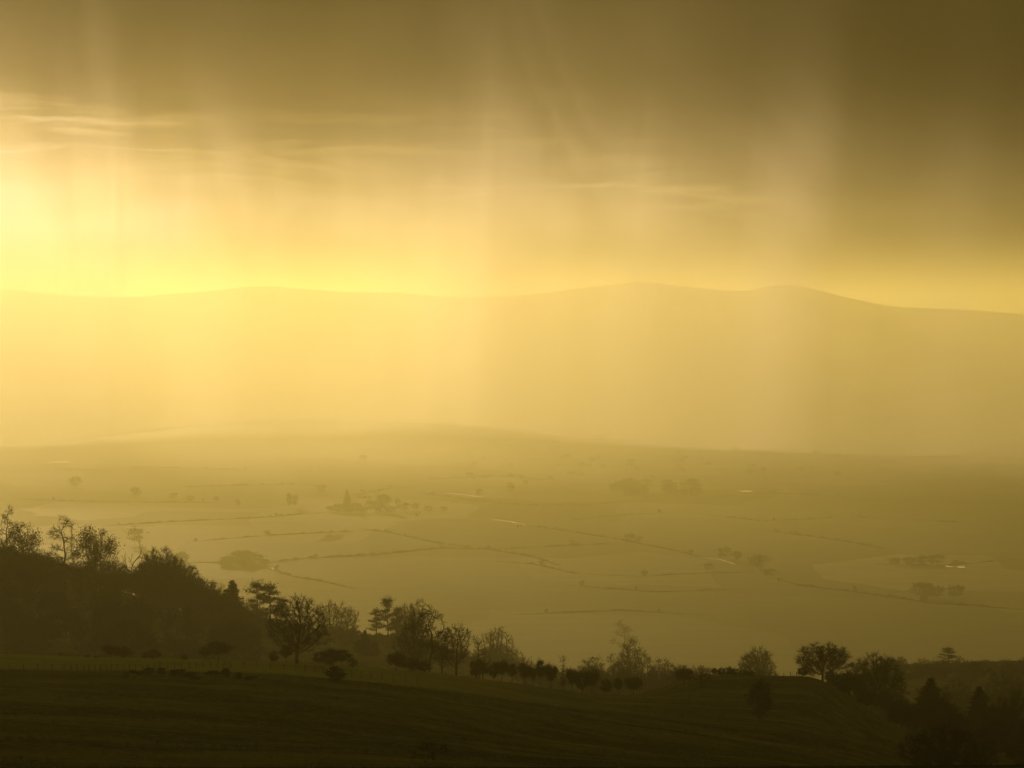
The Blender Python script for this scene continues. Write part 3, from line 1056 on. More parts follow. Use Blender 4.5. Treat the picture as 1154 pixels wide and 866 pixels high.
for px in np.arange(286, 640, 5.0):
    plant(rnd.choice(['bush', 'bush_b']), px + rnd.uniform(-2, 2), rnd.uniform(1085, 1118), 0, None, 'pale low bush under the crowns in the hollow beyond the crest', group='understorey in the hollow', hgt=rnd.uniform(3.5, 6.0))
for px in np.arange(270, 352, 8.5):
    plant(rnd.choice(['thicket', 'dense']), px + rnd.uniform(-3, 3), rnd.uniform(1000, 1060), float(np.interp(px, [270, 300, 345], [686, 692, 706])) + rnd.uniform(0, 10), rnd.uniform(24, 34), 'pale crown in the hazy wood between the layered pines and the big oak', group='hazy wood by the layered pines')

# ---- trees standing on the crest of the near pasture
plant('oak', 334, 511, 672, 66, 'big spreading bare oak with a low forked trunk alone on the crest', rot=0.5)
plant('bush', 308, 512, 733, 11, 'small bush close to the left foot of the big oak')
plant('ever_b', 322, 514, 728, 14, 'little round tree tucked under the left side of the big oak')
plant('bush', 360, 512, 734, 16, 'low bush first to the right of the big oak')
plant('cone_bush', 372, 514, 731, 18, 'round bush second to the right of the big oak')
plant('ever_b', 385, 512, 732, 21, 'round dark tree third to the right of the big oak')
plant('bush_b', 397, 514, 742, 10, 'tiny bush at the end of the clump right of the big oak')
plant('ever', 446, 512, 735, 22, 'small round tree on a short trunk left of the tall middle trees')
plant('bush_b', 462, 514, 742, 22, 'thick bush at the foot of the tall middle trees')
plant('bush', 478, 514, 746, 16, 'low bush under the tall arching middle tree')
plant('bush_b', 540, 530, 744, 22, 'low scrub right of the forked trunk tree')
TS = 'shrubs along the far edge of the grassy terrace'
plant('ever', 124, 514, 726, 19, 'taller left half of the double shrub on the terrace edge below the left wood', group=TS)
plant('bush', 139, 514, 729, 20, 'lower right half of the double shrub on the terrace edge below the left wood', group=TS)
plant('bush_b', 173, 514, 732, 15, 'small round shrub between the double shrub and the domed tree on the terrace edge', group=TS)
plant('bush', 163, 514, 735, 7, 'tiny shrub touching the left of the small round shrub on the terrace edge', group=TS)
plant('bush', 98, 514, 738, 8, 'tiny bush on the terrace edge left of the double shrub, first of two', group=TS)
plant('bush_b', 108, 514, 739, 6, 'tiny bush on the terrace edge left of the double shrub, second of two', group=TS)
plant('bush', 207, 514, 738, 9, 'tiny faint shrub left of the domed double tree on the terrace', group=TS)
plant('ever', 246, 514, 722, 26, 'dark domed tree on short trunk on the terrace edge left of the big oak')
plant('ever_b', 231, 514, 729, 15, 'smaller round tree joined to the left of the dark domed tree')
plant('cone_bush', 377, 408, 751, 21, 'lone round bush on the slope below the clump beside the big oak')
OR = 'row of small trees down the crest'
for i, (px, top, w, Y, var, lab) in enumerate([
        (556, 746, 12, 514, 'bush', 'first low bush at the left end of the small tree row'),
        (565, 743, 18, 514, 'ever', 'round dark tree second in the small tree row'),
        (577, 748, 14, 514, 'ever_b', 'low round tree third in the small tree row'),
        (592, 746, 20, 514, 'ever', 'domed tree on a thin trunk fourth in the small tree row'),
        (601, 753, 10, 514, 'ever_b', 'thin leaning tree in the gap of the small tree row'),
        (609, 743, 14, 514, 'ever_b', 'tallest pointed tree of the small tree row'),
        (621, 746, 18, 514, 'ever', 'round headed tree left of the thin poplar in the small row'),
        (645, 752, 16, 514, 'ever', 'dark tree just right of the thin poplar'),
        (656, 755, 18, 514, 'bush', 'dark dense bush in the middle of the clump right of the poplar'),
        (667, 753, 20, 514, 'ever', 'dark tree at the right end of the clump right of the poplar'),
        (683, 765, 16, 518, 'bush', 'small round bush left of the three at the low point of the crest'),
        (697, 764, 14, 518, 'ever_b', 'small round tree middle of the three at the low point of the crest'),
        (714, 762, 24, 518, 'ever', 'wide domed tree right of the three at the low point of the crest')]):
    plant(var, px, Y, top, w * 0.8, lab, group=OR)
plant('poplar', 635, 514, 738, 9, 'thin upright poplar standing in the small tree row')
plant('ever', 772, 560, 752, 20, 'dark round tree at the left foot of the right-hand knoll')
plant('oak_b', 791, 545, 750, 26, 'leafy dark tree with clear trunk beside the right-hand knoll')
KN = 'low bushes along the top of the right-hand knoll'
for px, top, w in [(806, 753, 8), (814, 752, 9), (822, 751, 10), (829, 753, 9), (838, 755, 12), (846, 756, 10)]:
    plant('ever_b' if w < 9 else 'bush', px, 578, top, w, 'little bush in the broken line along the top of the right-hand knoll', group=KN)
plant('round', 855, 830, 730, 38, 'pale round bare tree rising beyond the right-hand knoll')
plant('round', 928, 585, 725, 58, 'large round bare tree, left of the big pair at the edge of the right wood')
plant('round', 989, 590, 737, 56, 'large domed bare tree, right of the big pair at the edge of the right wood', rot=2.2)
plant('bush', 905, 584, 752, 12, 'bush at the foot of the left tree of the big pair')
plant('thicket', 957, 572, 756, 30, 'low bare scrub between the two big round trees')
plant('cone_bush', 857, 452, 767, 24, 'dark bushy evergreen alone on the slope below the right-hand knoll')

for px in np.arange(938, 1030, 6.5):
    plant(rnd.choice(['bush', 'bush_b', 'cone_bush']), px + rnd.uniform(-2, 2), rnd.uniform(556, 598), 0, None, 'dark bush under the big pair of round trees at the edge of the right-hand wood', group='undergrowth on the right-hand shoulder', hgt=rnd.uniform(2.4, 4.6), name='shrub')
# ---- hazy wood beyond the dip in the crest
MW = 'hazy trees beyond the dip in the crest'
for px, top, w, Y, lab in [(668, 741, 36, 850, 'wide hazy dome left in the wood beyond the dip'), (690, 737, 22, 880, 'thin hazy tree left of the tall one beyond the dip'), (712, 721, 30, 880, 'tall hazy tree rising above the wood beyond the dip'),
                           (728, 733, 18, 890, 'thin hazy tree right of the tall one beyond the dip'), (748, 743, 36, 850, 'wide hazy dome right in the wood beyond the dip'), (768, 750, 26, 830, 'lowest hazy crown at the right end of the wood beyond the dip')]:
    plant('dense' if w > 25 else 'tall', px, Y, top, w, lab, group=MW)
for px in range(646, 830, 12):
    plant(rnd.choice(['dense', 'dense_b', 'round_b']), px + rnd.uniform(-3, 3), rnd.uniform(780, 860), 752 + rnd.uniform(-4, 5) + max(0, px - 760) * 0.14, rnd.uniform(18, 26), 'hazy bare crown in the low wood beyond the dip', group='low wood beyond the dip')
plant('tall', 701, 2150, 699, 28, 'very faint tall tree in the valley above the wood beyond the dip')

# ---- right-hand wood
RW = 'trees of the right-hand wood'
plant('conifer_b', 1050, 560, 764, 44, 'dark pointed conifer above the right-hand wood, the taller of two', group=RW)
plant('conifer_b', 1105, 560, 774, 46, 'dark pointed conifer nearer the right edge, the lower of two', group=RW)
plant('tall_b', 1037, 565, 775, 18, 'bare tree left of the taller pointed conifer', group=RW)
plant('oak_b', 1064, 560, 775, 18, 'bare tree with flat arms right of the taller pointed conifer', group=RW)
plant('oak_b', 1148, 512, 778, 34, 'bare tree with arching crown at the right edge of the photo', group=RW)
plant('dense', 1128, 540, 786, 20, 'low bare crown between the lower conifer and the arching edge tree', group=RW)
plant('round', 1066, 335, 819, 84, 'nearest big black tree at the bottom right')
SR = [(880, 772), (900, 772), (920, 770), (960, 772), (1015, 776), (1040, 786), (1080, 786), (1120, 792), (1154, 786), (1260, 790)]
k_ = 0
while k_ < 54:
    px = rnd.uniform(915, 1250)
    Y = rnd.uniform(400, 640)
    if px < 915 + (640 - Y) * 0.75:
        continue
    x = Y * ray(px, 433)[0]
    zg = hz(x, Y)
    lim = EYE + Y * ray(px, float(np.interp(px, [p[0] for p in SR], [p[1] for p in SR])) + rnd.uniform(0, 10))[1]
    H = min(rnd.uniform(5.5, 10.5), lim - zg)
    if H < 2.6:
        continue
    plant(rnd.choice(['dense', 'thicket', 'ivied', 'round_b', 'thicket', 'dense']), px, Y, 0, None, 'bare tree packed among its like in the dark right-hand wood', group='trees filling the right-hand wood', hgt=H)
    k_ += 1
plant('cedar', 1070, 1110, 729, 26, 'faint spreading tree on the far wooded ridge at the right')
plant('dense', 1128, 800, 757, 44, 'pale dome-shaped tree in front of the far wooded ridge', group='pale trees below the far ridge')
plant('dense_b', 1150, 780, 762, 26, 'pale crown at the right edge in front of the far wooded ridge', group='pale trees below the far ridge')
plant('dense', 1080, 800, 765, 34, 'pale low crown between the two pointed conifers', group='pale trees below the far ridge')
for px in np.arange(1004, 1190, 12.5):
    plant(rnd.choice(['dense', 'dense_b', 'round_b']), px + rnd.uniform(-4, 4), rnd.uniform(1060, 1120), 742 + rnd.uniform(-2, 5), rnd.uniform(15, 24), 'hazy crown in the line along the far wooded ridge at the right', group='trees along the far ridge')

for px in np.arange(1000, 1215, 6.0):
    plant(rnd.choice(['bush', 'bush_b']), px + rnd.uniform(-2, 2), rnd.uniform(1085, 1110), 0, None, 'low bush under the line of crowns on the far wooded ridge', group='understorey of the far ridge', hgt=rnd.uniform(3.0, 4.6))

plant('sapling', 484, 245, 836, 42, 'bare leaning sapling at the bottom edge of the photo', rot=0.0)
GB = 'bushes along the bank below the terrace'
for i, px in enumerate([143, 152, 161, 170, 180, 191, 199, 207, 215, 223, 232, 241, 250, 259, 268, 277, 286]):
    plant('gorse', px + rnd.uniform(-5, 5), 400 + rnd.uniform(-14, 14), 0, rnd.uniform(6, 13), 'low dark bush in the line along the bank below the terrace', group=GB, hgt=rnd.choice([0.5, 0.7, 0.9, 1.2, 1.5]) * rnd.uniform(0.8, 1.25), name='shrub')
plant('bush', 212, 397, 757, 18, 'tallest dark bush in the line along the bank below the terrace', group=GB)


# ---------------------------------------------------------------- valley: trees, hedges, farms, water
def field_tree(px, base, top, w, label, group=None, conifer_=False):
    """A tree standing on the valley floor at the photograph's base point."""
    p = at(px, base)
    v = V['conifer'] if conifer_ else V[rnd.choice(['far', 'far_b'])]
    H = max(2.0, (base - top) / FPX * p.y)
    s = H / v['h']
    w = min(w, 1.25 * (base - top))
    sx = (w / FPX * p.y) / v['w']
    root = bpy.data.objects.new('conifer' if conifer_ else 'field_tree', None)
    C.objects.link(root)
    root.location = (p.x, p.y, p.z - (0.2 if conifer_ else 0.11 * H))
    root.scale = (sx, sx, s)
    root.rotation_euler = (0, 0, rnd.uniform(0, 6.28))
    for q in v['parts']:
        c = q.copy()
        C.objects.link(c)
        c.parent = root
    tag(root, label, 'tree', group)


field_tree(391, 577, 552, 13, 'dark pointed conifer rising above the farm trees in the valley', conifer_=True)
FT = 'trees round the valley farm'
for px, b, t, w, lab in [(372, 577, 570, 9, 'low tree at the left end of the farm trees'), (381, 578, 567, 12, 'round tree at the left foot of the tall valley conifer'), (402, 578, 566, 12, 'round tree at the right foot of the tall valley conifer'),
                         (418, 577, 562, 12, 'bushy tree left of the tallest broad farm tree'), (432, 577, 555, 17, 'tallest broad tree among the farm trees'), (448, 576, 560, 6, 'thin tree with a round head right of the tallest broad farm tree'),
                         (456, 577, 565, 8, 'small tree left of the white barn'), (468, 575, 566, 8, 'small tree right behind the white barn'), (410, 579, 571, 16, 'low tree in the front of the farm trees'), (441, 579, 570, 18, 'low wide tree in front of the tallest broad farm tree'), (482, 577, 570, 14, 'low tree just past the white barn'), (500, 577, 570, 12, 'last low tree on the right of the farm trees')]:
    field_tree(px, b, t, w, lab, FT)
FS = 'lone trees in the valley fields'
for px, b, t, w, lab in [(363, 556, 545, 8, 'faint round tree above and left of the valley conifer'), (326, 572, 554, 5, 'thin faint tree, left of a tall pair'), (333, 572, 556, 5, 'thin faint tree, right of a tall pair'),
                         (85, 549, 536, 11, 'faint tall tree in the bright haze at the left'), (153, 560, 548, 11, 'faint round tree right of the faint tall one at the left'), (195, 563, 555, 9, 'faint tree left of two close together'), (214, 566, 558, 9, 'faint tree right of two close together'),
                         (244, 566, 559, 5, 'faint little tree on the long hedge'), (268, 571, 563, 5, 'faint narrow tree on the long hedge'), (152, 615, 592, 15, 'pale tall tree behind the antler-like skyline tree'), (205, 641, 620, 12, 'pale tree behind the domed skyline trees'),
                         (251, 672, 656, 6, 'pale thin tree behind the small pointed conifer'),
                         (710, 614, 600, 10, 'faint tree on the hedge in the middle of the right fields'), (720, 612, 604, 9, 'faint low tree on the hedge beside the middle field tree'), (817, 631, 616, 13, 'faint tree left in the hedge by the shed'), (830, 633, 620, 12, 'faint tree second in the hedge by the shed'),
                         (855, 641, 624, 21, 'darkest round tree in the hedge by the shed'), (868, 650, 640, 12, 'low tree right beside the small shed'), (799, 644, 634, 10, 'faint low tree in the field left of the darkest hedge tree'), (1008, 637, 628, 20, 'hazy low crown in the belt left of the small lake'), (1024, 637, 627, 20, 'hazy crown second in the belt left of the small lake'), (1038, 637, 625, 16, 'hazy crown third in the belt left of the small lake'), (1056, 637, 624, 19, 'hazy round tree at the left end of the small lake'),
                         (1040, 674, 655, 26, 'faint broad crown in the dusky right field'), (1055, 676, 660, 18, 'faint low crown beside the broad one in the dusky right field'), (1078, 676, 658, 16, 'faint upright tree in the dusky right field'),
                         (557, 503, 494, 9, 'very faint tree in the far fields right of the bright road'), (675, 498, 489, 12, 'very faint tree above the far village'), (409, 519, 512, 9, 'very faint tree far out above the valley conifer'),
                         (576, 556, 546, 7, 'dark little tree at the end of the farm road'), (540, 560, 550, 7, 'dark little tree beside the farm road')]:
    field_tree(px, b, t, w, lab, FS)
for i in range(30):
    px = rnd.uniform(690, 792)
    b = rnd.uniform(549, 561)
    field_tree(px, b, b - rnd.uniform(8, 12), rnd.uniform(11, 17), 'crown merged into the dark copse right of the valley centre', 'copse right of the valley centre')
for i in range(26):
    px = rnd.uniform(248, 300)
    b = rnd.uniform(631, 640)
    field_tree(px, b, b - rnd.uniform(9, 15) * (1 - abs(px - 276) / 60), rnd.uniform(12, 18), 'crown merged into the round copse beyond the left wood', 'round copse beyond the left wood')
for i in range(74):
    px = rnd.choice([rnd.uniform(200, 480), rnd.uniform(270, 312), rnd.uniform(335, 385), rnd.uniform(480, 700), rnd.uniform(-20, 240)])
    Y = rnd.uniform(6650, 6850)
    x = Y * ray(px, 433)[0]
    z = hz(x, Y)
    v = V[rnd.choice(['far', 'far_b'])]
    root = bpy.data.objects.new('field_tree', None)
    C.objects.link(root)
    root.location = (x, Y, z - 1.8)
    root.scale = (rnd.uniform(1.3, 2.2),) * 2 + (rnd.uniform(0.6, 1.15),)
    for q in v['parts']:
        c = q.copy(); C.objects.link(c); c.parent = root
    tag(root, 'far crown on the low wooded rise before the hills', 'tree', 'trees on the low far rise')
for i in range(52):
    px = rnd.uniform(520, 960)
    b = rnd.uniform(506, 541)
    if 690 < px < 800 and b > 536:
        continue
    field_tree(px, b, b - rnd.uniform(3.5, 6.5), rnd.uniform(7, 20), 'faint crown scattered among the far houses and fields', 'trees of the far village')


def hedge(pts, h, label, w=2.6):
    """One clipped-rough hedge along valley points: a lumpy bank of twigs with leaf faces on it."""
    rg = np.random.default_rng(int(abs(pts[0][0]) * 7 + (pts[0][1] or 0)))
    P = [at(a, b) if b else at(a, 433, 6770.0) for a, b in pts]
    line = []
    for a, b in zip(P[:-1], P[1:]):
        n = max(2, int((b - a).length / 7.0))
        line += [a.lerp(b, i / n) for i in range(n)]
    line.append(P[-1])
    xs = np.array([[p.x, p.y] for p in line])
    xs[1:-1] += rg.normal(size=(len(xs) - 2, 2)) * 0.6
    t = np.gradient(xs, axis=0)
    t /= np.linalg.norm(t, axis=1, keepdims=True)
    nrm = np.stack([-t[:, 1], t[:, 0]], 1)
    z = height(xs[:, 0], xs[:, 1])
    hh = h * 0.42 * (1 + 0.55 * rg.normal(size=len(xs)).clip(-1.4, 2.6)) * np.where(wobble(xs[:, 0], xs[:, 1], 45.0) > 0.28, 0.25, 1.0)
    hh *= smooth(np.minimum(np.arange(len(xs)) + 0.4, len(xs) - 0.6 - np.arange(len(xs))) / 9.0) * 0.9 + 0.1
    ww = w * 0.55 * rg.uniform(0.8, 1.25, len(xs))
    prof = [(-1.0, -0.3), (-1.05, 0.45), (-0.6, 0.92), (0.0, 1.0), (0.6, 0.9), (1.05, 0.4), (1.0, -0.3)]
    rings = np.stack([np.concatenate([xs + nrm * (ww * a)[:, None], (z + hh * b)[:, None]], 1) for a, b in prof], 1)
    k = len(prof)
    n = len(xs)
    vv = rings.reshape(-1, 3)
    i = np.arange(n - 1)[:, None] * k + np.arange(k - 1)[None, :]
    ff = np.stack([i, i + 1, i + k + 1, i + k], -1).reshape(-1, 4)
    rep = np.repeat(np.arange(n), 4)
    c = np.concatenate([xs[rep] + rg.normal(size=(len(rep), 2)) * 1.6, (z[rep] + hh[rep] * rg.uniform(0.2, 1.2, len(rep)))[:, None]], 1)
    V2, F2 = join([(vv, ff), leaf_faces(rg, c, 0.5)])
    o = mesh_obj('hedge', V2, F2, TWIG)
    tag(o, label, 'hedge', 'hedges between the valley fields')
    for q in rg.uniform(0.04, 0.96, max(2, len(xs) // 26)):
        if pts[0][1] is None:
            break
        k_ = int(q * (n - 1))
        v_ = V[rnd.choice(['far', 'far_b'])]
        root = bpy.data.objects.new('field_tree', None)
        C.objects.link(root)
        hh_ = rg.uniform(4.0, 9.0) / v_['h']
        root.location = (xs[k_, 0], xs[k_, 1], z[k_] - 0.12 * hh_ * v_['h'])
        root.scale = (hh_ * rg.uniform(1.0, 1.5),) * 2 + (hh_,)
        root.rotation_euler = (0, 0, rg.uniform(0, 6.28))
        for part in v_['parts']:
            c_ = part.copy(); C.objects.link(c_); c_.parent = root
        tag(root, 'small rounded tree growing in a hedge between the valley fields', 'tree', 'hedgerow trees of the valley')


for pts, h, lab in [
        ([(120, 593), (200, 588), (290, 584), (365, 578)], 4, 'long hedge running left from the farm trees across the bright fields'),
        ([(212, 611), (300, 604), (420, 598)], 4, 'hedge just below the one that ends at the farm trees'),
        ([(212, 634), (250, 635), (300, 635), (345, 630), (420, 626), (500, 618), (560, 620), (640, 615), (700, 613)], 4.5, 'longest dark hedge, passing right of the round copse to the middle of the fields'),
        ([(405, 596), (440, 601), (490, 612), (545, 619), (600, 628), (632, 638)], 4, 'hedge slanting down right from below the farm trees'),
        ([(575, 590), (640, 599), (700, 609), (745, 618), (800, 630)], 4, 'hedge slanting from the white van-sized barn to the hedge by the shed'),
        ([(560, 633), (600, 636), (650, 647), (720, 650), (800, 646), (850, 645)], 3.5, 'hedge bowed along the near middle field to the darkest hedge tree'),
        ([(470, 556), (530, 564), (590, 570), (640, 570), (705, 567)], 4.5, 'dark hedge along the farm road in the valley centre'),
        ([(640, 587), (700, 581), (770, 577)], 3.5, 'faint hedge between the valley centre and the dark copse'),
        ([(860, 598), (930, 607), (1005, 620)], 4, 'thin hedge slanting across the right fields'),
        ([(985, 636), (1060, 638), (1154, 630)], 4, 'hedge meeting the small lake from the left'),
        ([(876, 652), (900, 660), (960, 667), (1050, 680), (1160, 688)], 3.5, 'hedge running right from the small shed into the dusk'),
        ([(300, 640), (330, 650), (365, 656), (400, 664)], 3.5, 'short hedge slanting down right of the round copse'),
        ([(20, 563), (120, 566), (250, 567)], 4, 'faint hedge in the bright haze at the left'),
        ([(200, 549), (330, 546), (380, 549)], 4, 'faint far hedge left of the faint round tree'),
        ([(470, 541), (560, 537), (640, 543)], 5, 'faint far hedge below the village'),
        ([(790, 562), (870, 556), (960, 560)], 4, 'faint hedge right of the dark copse'),
        ([(770, 577), (860, 588), (960, 583), (1100, 590)], 3.5, 'faint wavy hedge across the far right fields'),
        ([(390, 560), (440, 551), (470, 548)], 4, 'faint hedge behind the farm trees'),
        ([(640, 660), (740, 668), (840, 664)], 2.5, 'low faint hedge in the nearest valley field'),
        ([(860, 512), (960, 516), (1154, 514)], 6, 'dark far hedge along the edge of the lit plain at the right'),
        ([(60, 530), (180, 527), (300, 531)], 5, 'pale far hedge in the brightest haze at the left'),
        ([(-40, None), (130, None), (250, None), (400, None)], 13, 'dark line of hedge along the crest of the low far rise at the left'),
        ([(400, None), (560, None), (800, None)], 11, 'dark line of hedge along the crest of the low far rise in the middle'),
        ([(580, 693), (700, 688), (800, 694)], 2.2, 'low hedge in the field just beyond the crest trees')]:
    hedge(pts, h, lab)

WALLM = simple_mat('pale_wall', (0.55, 0.52, 0.46), (0.66, 0.63, 0.57), 0.5)
ROOFM = simple_mat('pale_sheet_roof', (0.62, 0.61, 0.58), (0.74, 0.73, 0.70), 0.6, rough=0.35, spec=0.5)
SLATE = simple_mat('slate_roof', (0.10, 0.09, 0.08), (0.16, 0.14, 0.12), 0.8, rough=0.5, spec=0.4)
DOORM = simple_mat('dark_door', (0.05, 0.04, 0.03), (0.08, 0.06, 0.05), 1.0)


def box_v(x0, x1, y0, y1, z0, z1):
    v = np.array([(x0, y0, z0), (x1, y0, z0), (x1, y1, z0), (x0, y1, z0), (x0, y0, z1), (x1, y0, z1), (x1, y1, z1), (x0, y1, z1)], float)
    f = np.array([(0, 3, 2, 1), (4, 5, 6, 7), (0, 1, 5, 4), (1, 2, 6, 5), (2, 3, 7, 6), (3, 0, 4, 7)])
    return v, f


def building(name, px, py, L, W, eave, ridge, label, cat, roofm, group=None, rot=0.0, house=False):
    p = at(px, py)
    root = bpy.data.objects.new(name, None)
    C.objects.link(root)
    root.location = p
    root.rotation_euler = (0, 0, rot)
    l, w = L / 2, W / 2
    wv = [(-l, -w, -0.5), (l, -w, -0.5), (l, w, -0.5), (-l, w, -0.5), (-l, -w, eave), (l, -w, eave), (l, w, eave), (-l, w, eave), (-l, 0, ridge), (l, 0, ridge)]
    wf = [(0, 1, 5, 4), (1, 2, 6, 9, 5), (2, 3, 7, 6), (3, 0, 4, 8, 7), (4, 5, 9, 8), (6, 7, 8, 9)]
    mesh_obj('wall', wv, wf, WALLM, root)
    e, sl = 0.45, (ridge - eave) / w
    rv, rf = [], []
    for sgn in (-1, 1):
        o = len(rv)
        for dz in (0.06, 0.26):
            rv += [(-l - e, sgn * (w + e), eave - e * sl + dz), (l + e, sgn * (w + e), eave - e * sl + dz), (l + e, sgn * 0.01, ridge + dz), (-l - e, sgn * 0.01, ridge + dz)]
        rf += [tuple(o + i for i in q) for q in [(0, 3, 2, 1), (4, 5, 6, 7), (0, 1, 5, 4), (1, 2, 6, 5), (2, 3, 7, 6), (3, 0, 4, 7)]]
    roof = mesh_obj('roof', rv, rf, roofm, root)
    v, f = box_v(-1.6 if not house else -0.5, 1.6 if not house else 0.5, -w - 0.06, -w + 0.02, 0, min(eave - 0.4, 3.4 if not house else 2.1))
    mesh_obj('door', v, f, DOORM, root)
    if house:
        v, f = box_v(l - 1.5, l - 0.6, -0.4, 0.4, ridge - 0.6, ridge + 1.3)
        mesh_obj('chimney', v, f, WALLM, roof)
        for sx in (-1, 1):
            for zz in (0.9, 3.4):
                if zz + 1.2 < eave:
                    v, f = box_v(sx * l * 0.55 - 0.6, sx * l * 0.55 + 0.6, -w - 0.05, -w + 0.02, zz, zz + 1.2)
                    mesh_obj('window', v, f, DOORM, root)
    tag(root, label, cat, group)


building('barn', 469, 581, 9, 8, 3.4, 5.4, 'small white barn at the right end of the farm trees', 'barn', ROOFM, rot=0.2)
building('barn', 584, 594, 10, 7, 3.0, 4.8, 'small white barn at a bend of the tracks in the middle of the fields', 'barn', ROOFM, rot=-0.3)
building('barn', 411, 561, 22, 8, 3.4, 5.2, 'long pale barn behind the valley farm trees', 'barn', ROOFM, rot=0.1)
building('shed', 876, 654, 7, 5, 2.6, 3.9, 'small pale shed right of the darkest hedge tree', 'shed', ROOFM, rot=0.4)
building('farmhouse', 426, 576, 12, 7, 5.2, 8.0, 'farmhouse half hidden among the valley farm trees', 'house', SLATE, rot=0.3, house=True)
VH = 'far village houses'
for i, (px, py, lab) in enumerate([(643, 534, 'brightest little far house in the village'), (556, 500, 'pale far house under a very faint tree'), (620, 541, 'far house left below the brightest little one'), (655, 536, 'far house just right of the brightest one'), (592, 545, 'far house at the left end of the village'),
                                   (706, 530, 'pale long far house at the right end of the village'), (718, 531, 'far house right beside the pale long one'), (735, 540, 'far house on the edge of the dark copse'), (630, 508, 'very faint house above the village'), (770, 531, 'far house above the dark copse'), (575, 548, 'far house by the end of the farm road')]):
    building('house', px, py, 16 if i in (0, 5) else 11, 8, 4.6, 7.6, lab, 'house', ROOFM if i in (0, 1, 5) else SLATE, VH, rot=0.25 * math.sin(i * 2.3), house=True)


def water_material():
    m, g, b = material('still_water')
    tc = g.n.new('ShaderNodeTexCoord')
    f = g.noise(tc.outputs['Object'], 0.4, 3.0)
    g.put(b.inputs['Base Color'], g.mix(f, (0.03, 0.03, 0.02), (0.05, 0.045, 0.03)))
    b.inputs['Roughness'].default_value = 0.12
    b.inputs['Specular IOR Level'].default_value = 0.5
    return m


WATER = water_material()
TRACK = simple_mat('wet_road', (0.09, 0.085, 0.075), (0.14, 0.13, 0.11), 0.3, rough=0.22, spec=0.5)


def flat_strip(name, pts, width, mat, lift, label, blob=False):
    P = [at(a, b) for a, b in pts]
    if blob:
        c = sum(P, Vector()) / len(P)
        half = abs(P[-1].x - P[0].x) / 2
        v = [(c.x, c.y, c.z + lift)]
        n = 40
        for i in range(n):
            t = 6.2832 * i / n
            q = 1 + 0.18 * math.sin(3 * t + c.x) + 0.1 * math.sin(5 * t + 1)
            x, y = c.x + math.cos(t) * half * q, c.y + math.sin(t) * width * q
            v.append((x, y, c.z + lift))
        f = [(0, i + 1, (i + 1) % n + 1) for i in range(n)]
        z = max(hz(a, b) for a, b, _ in v) + 0.02
        v = [(a, b, z + lift) for a, b, _ in v]
        o = mesh_obj(name, v, f, mat)
    else:
        line = []
        for a, b in zip(P[:-1], P[1:]):
            n = max(2, int((b - a).length / 6))
            line += [a.lerp(b, i / n) for i in range(n)]
        line.append(P[-1])
        xs = np.array([[p.x, p.y] for p in line])
        t = np.gradient(xs, axis=0)
        t /= np.linalg.norm(t, axis=1, keepdims=True)
        nr = np.stack([-t[:, 1], t[:, 0]], 1)
        v, f = [], []
        z0 = np.max([height(xs[:, 0] + nr[:, 0] * s_, xs[:, 1] + nr[:, 1] * s_) for s_ in (-width / 2, 0, width / 2)], axis=0) + lift
        for i in range(len(xs)):
            for sgn in (-1, 1):
                v.append((xs[i, 0] + nr[i, 0] * width / 2 * sgn, xs[i, 1] + nr[i, 1] * width / 2 * sgn, z0[i]))
        f = [(2 * i, 2 * i + 1, 2 * i + 3, 2 * i + 2) for i in range(len(xs) - 1)]
        o = mesh_obj(name, v, f, mat)
    o['kind'] = 'structure'
    o['label'] = label


flat_strip('water', [(58, 521), (78, 521)], 45, WATER, 0.05, 'bright flooded field far left', True)
flat_strip('water', [(1064, 638), (1087, 638)], 26, WATER, 0.05, 'small lake at the right', True)
flat_strip('water', [(833, 554), (848, 554)], 22, WATER, 0.05, 'pond right of the dark copse', True)
flat_strip('water', [(304, 641), (315, 641)], 10, WATER, 0.05, 'pond at the foot of the round copse', True)
flat_strip('road', [(462, 497), (480, 495), (505, 493)], 10, TRACK, 0.5, 'far wet road shining')
flat_strip('road', [(505, 556), (530, 559), (545, 561)], 7, TRACK, 0.3, 'farm road in the valley centre')
flat_strip('road', [(556, 586), (575, 588), (590, 592), (600, 593)], 5, TRACK, 0.3, 'track to the small white barn')
flat_strip('road', [(795, 629), (815, 632), (830, 637)], 4, TRACK, 0.3, 'farm track by the hedge trees')
flat_strip('road', [(800, 490), (812, 491)], 14, TRACK, 0.3, 'far bright scrap of road')

# ---------------------------------------------------------------- fences and a grazing sheep
POST = simple_mat('weathered_post', (0.07, 0.06, 0.045), (0.12, 0.10, 0.075), 4.0)
WIRE = simple_mat('fence_wire', (0.12, 0.12, 0.11), (0.2, 0.2, 0.18), 4.0, rough=0.5)


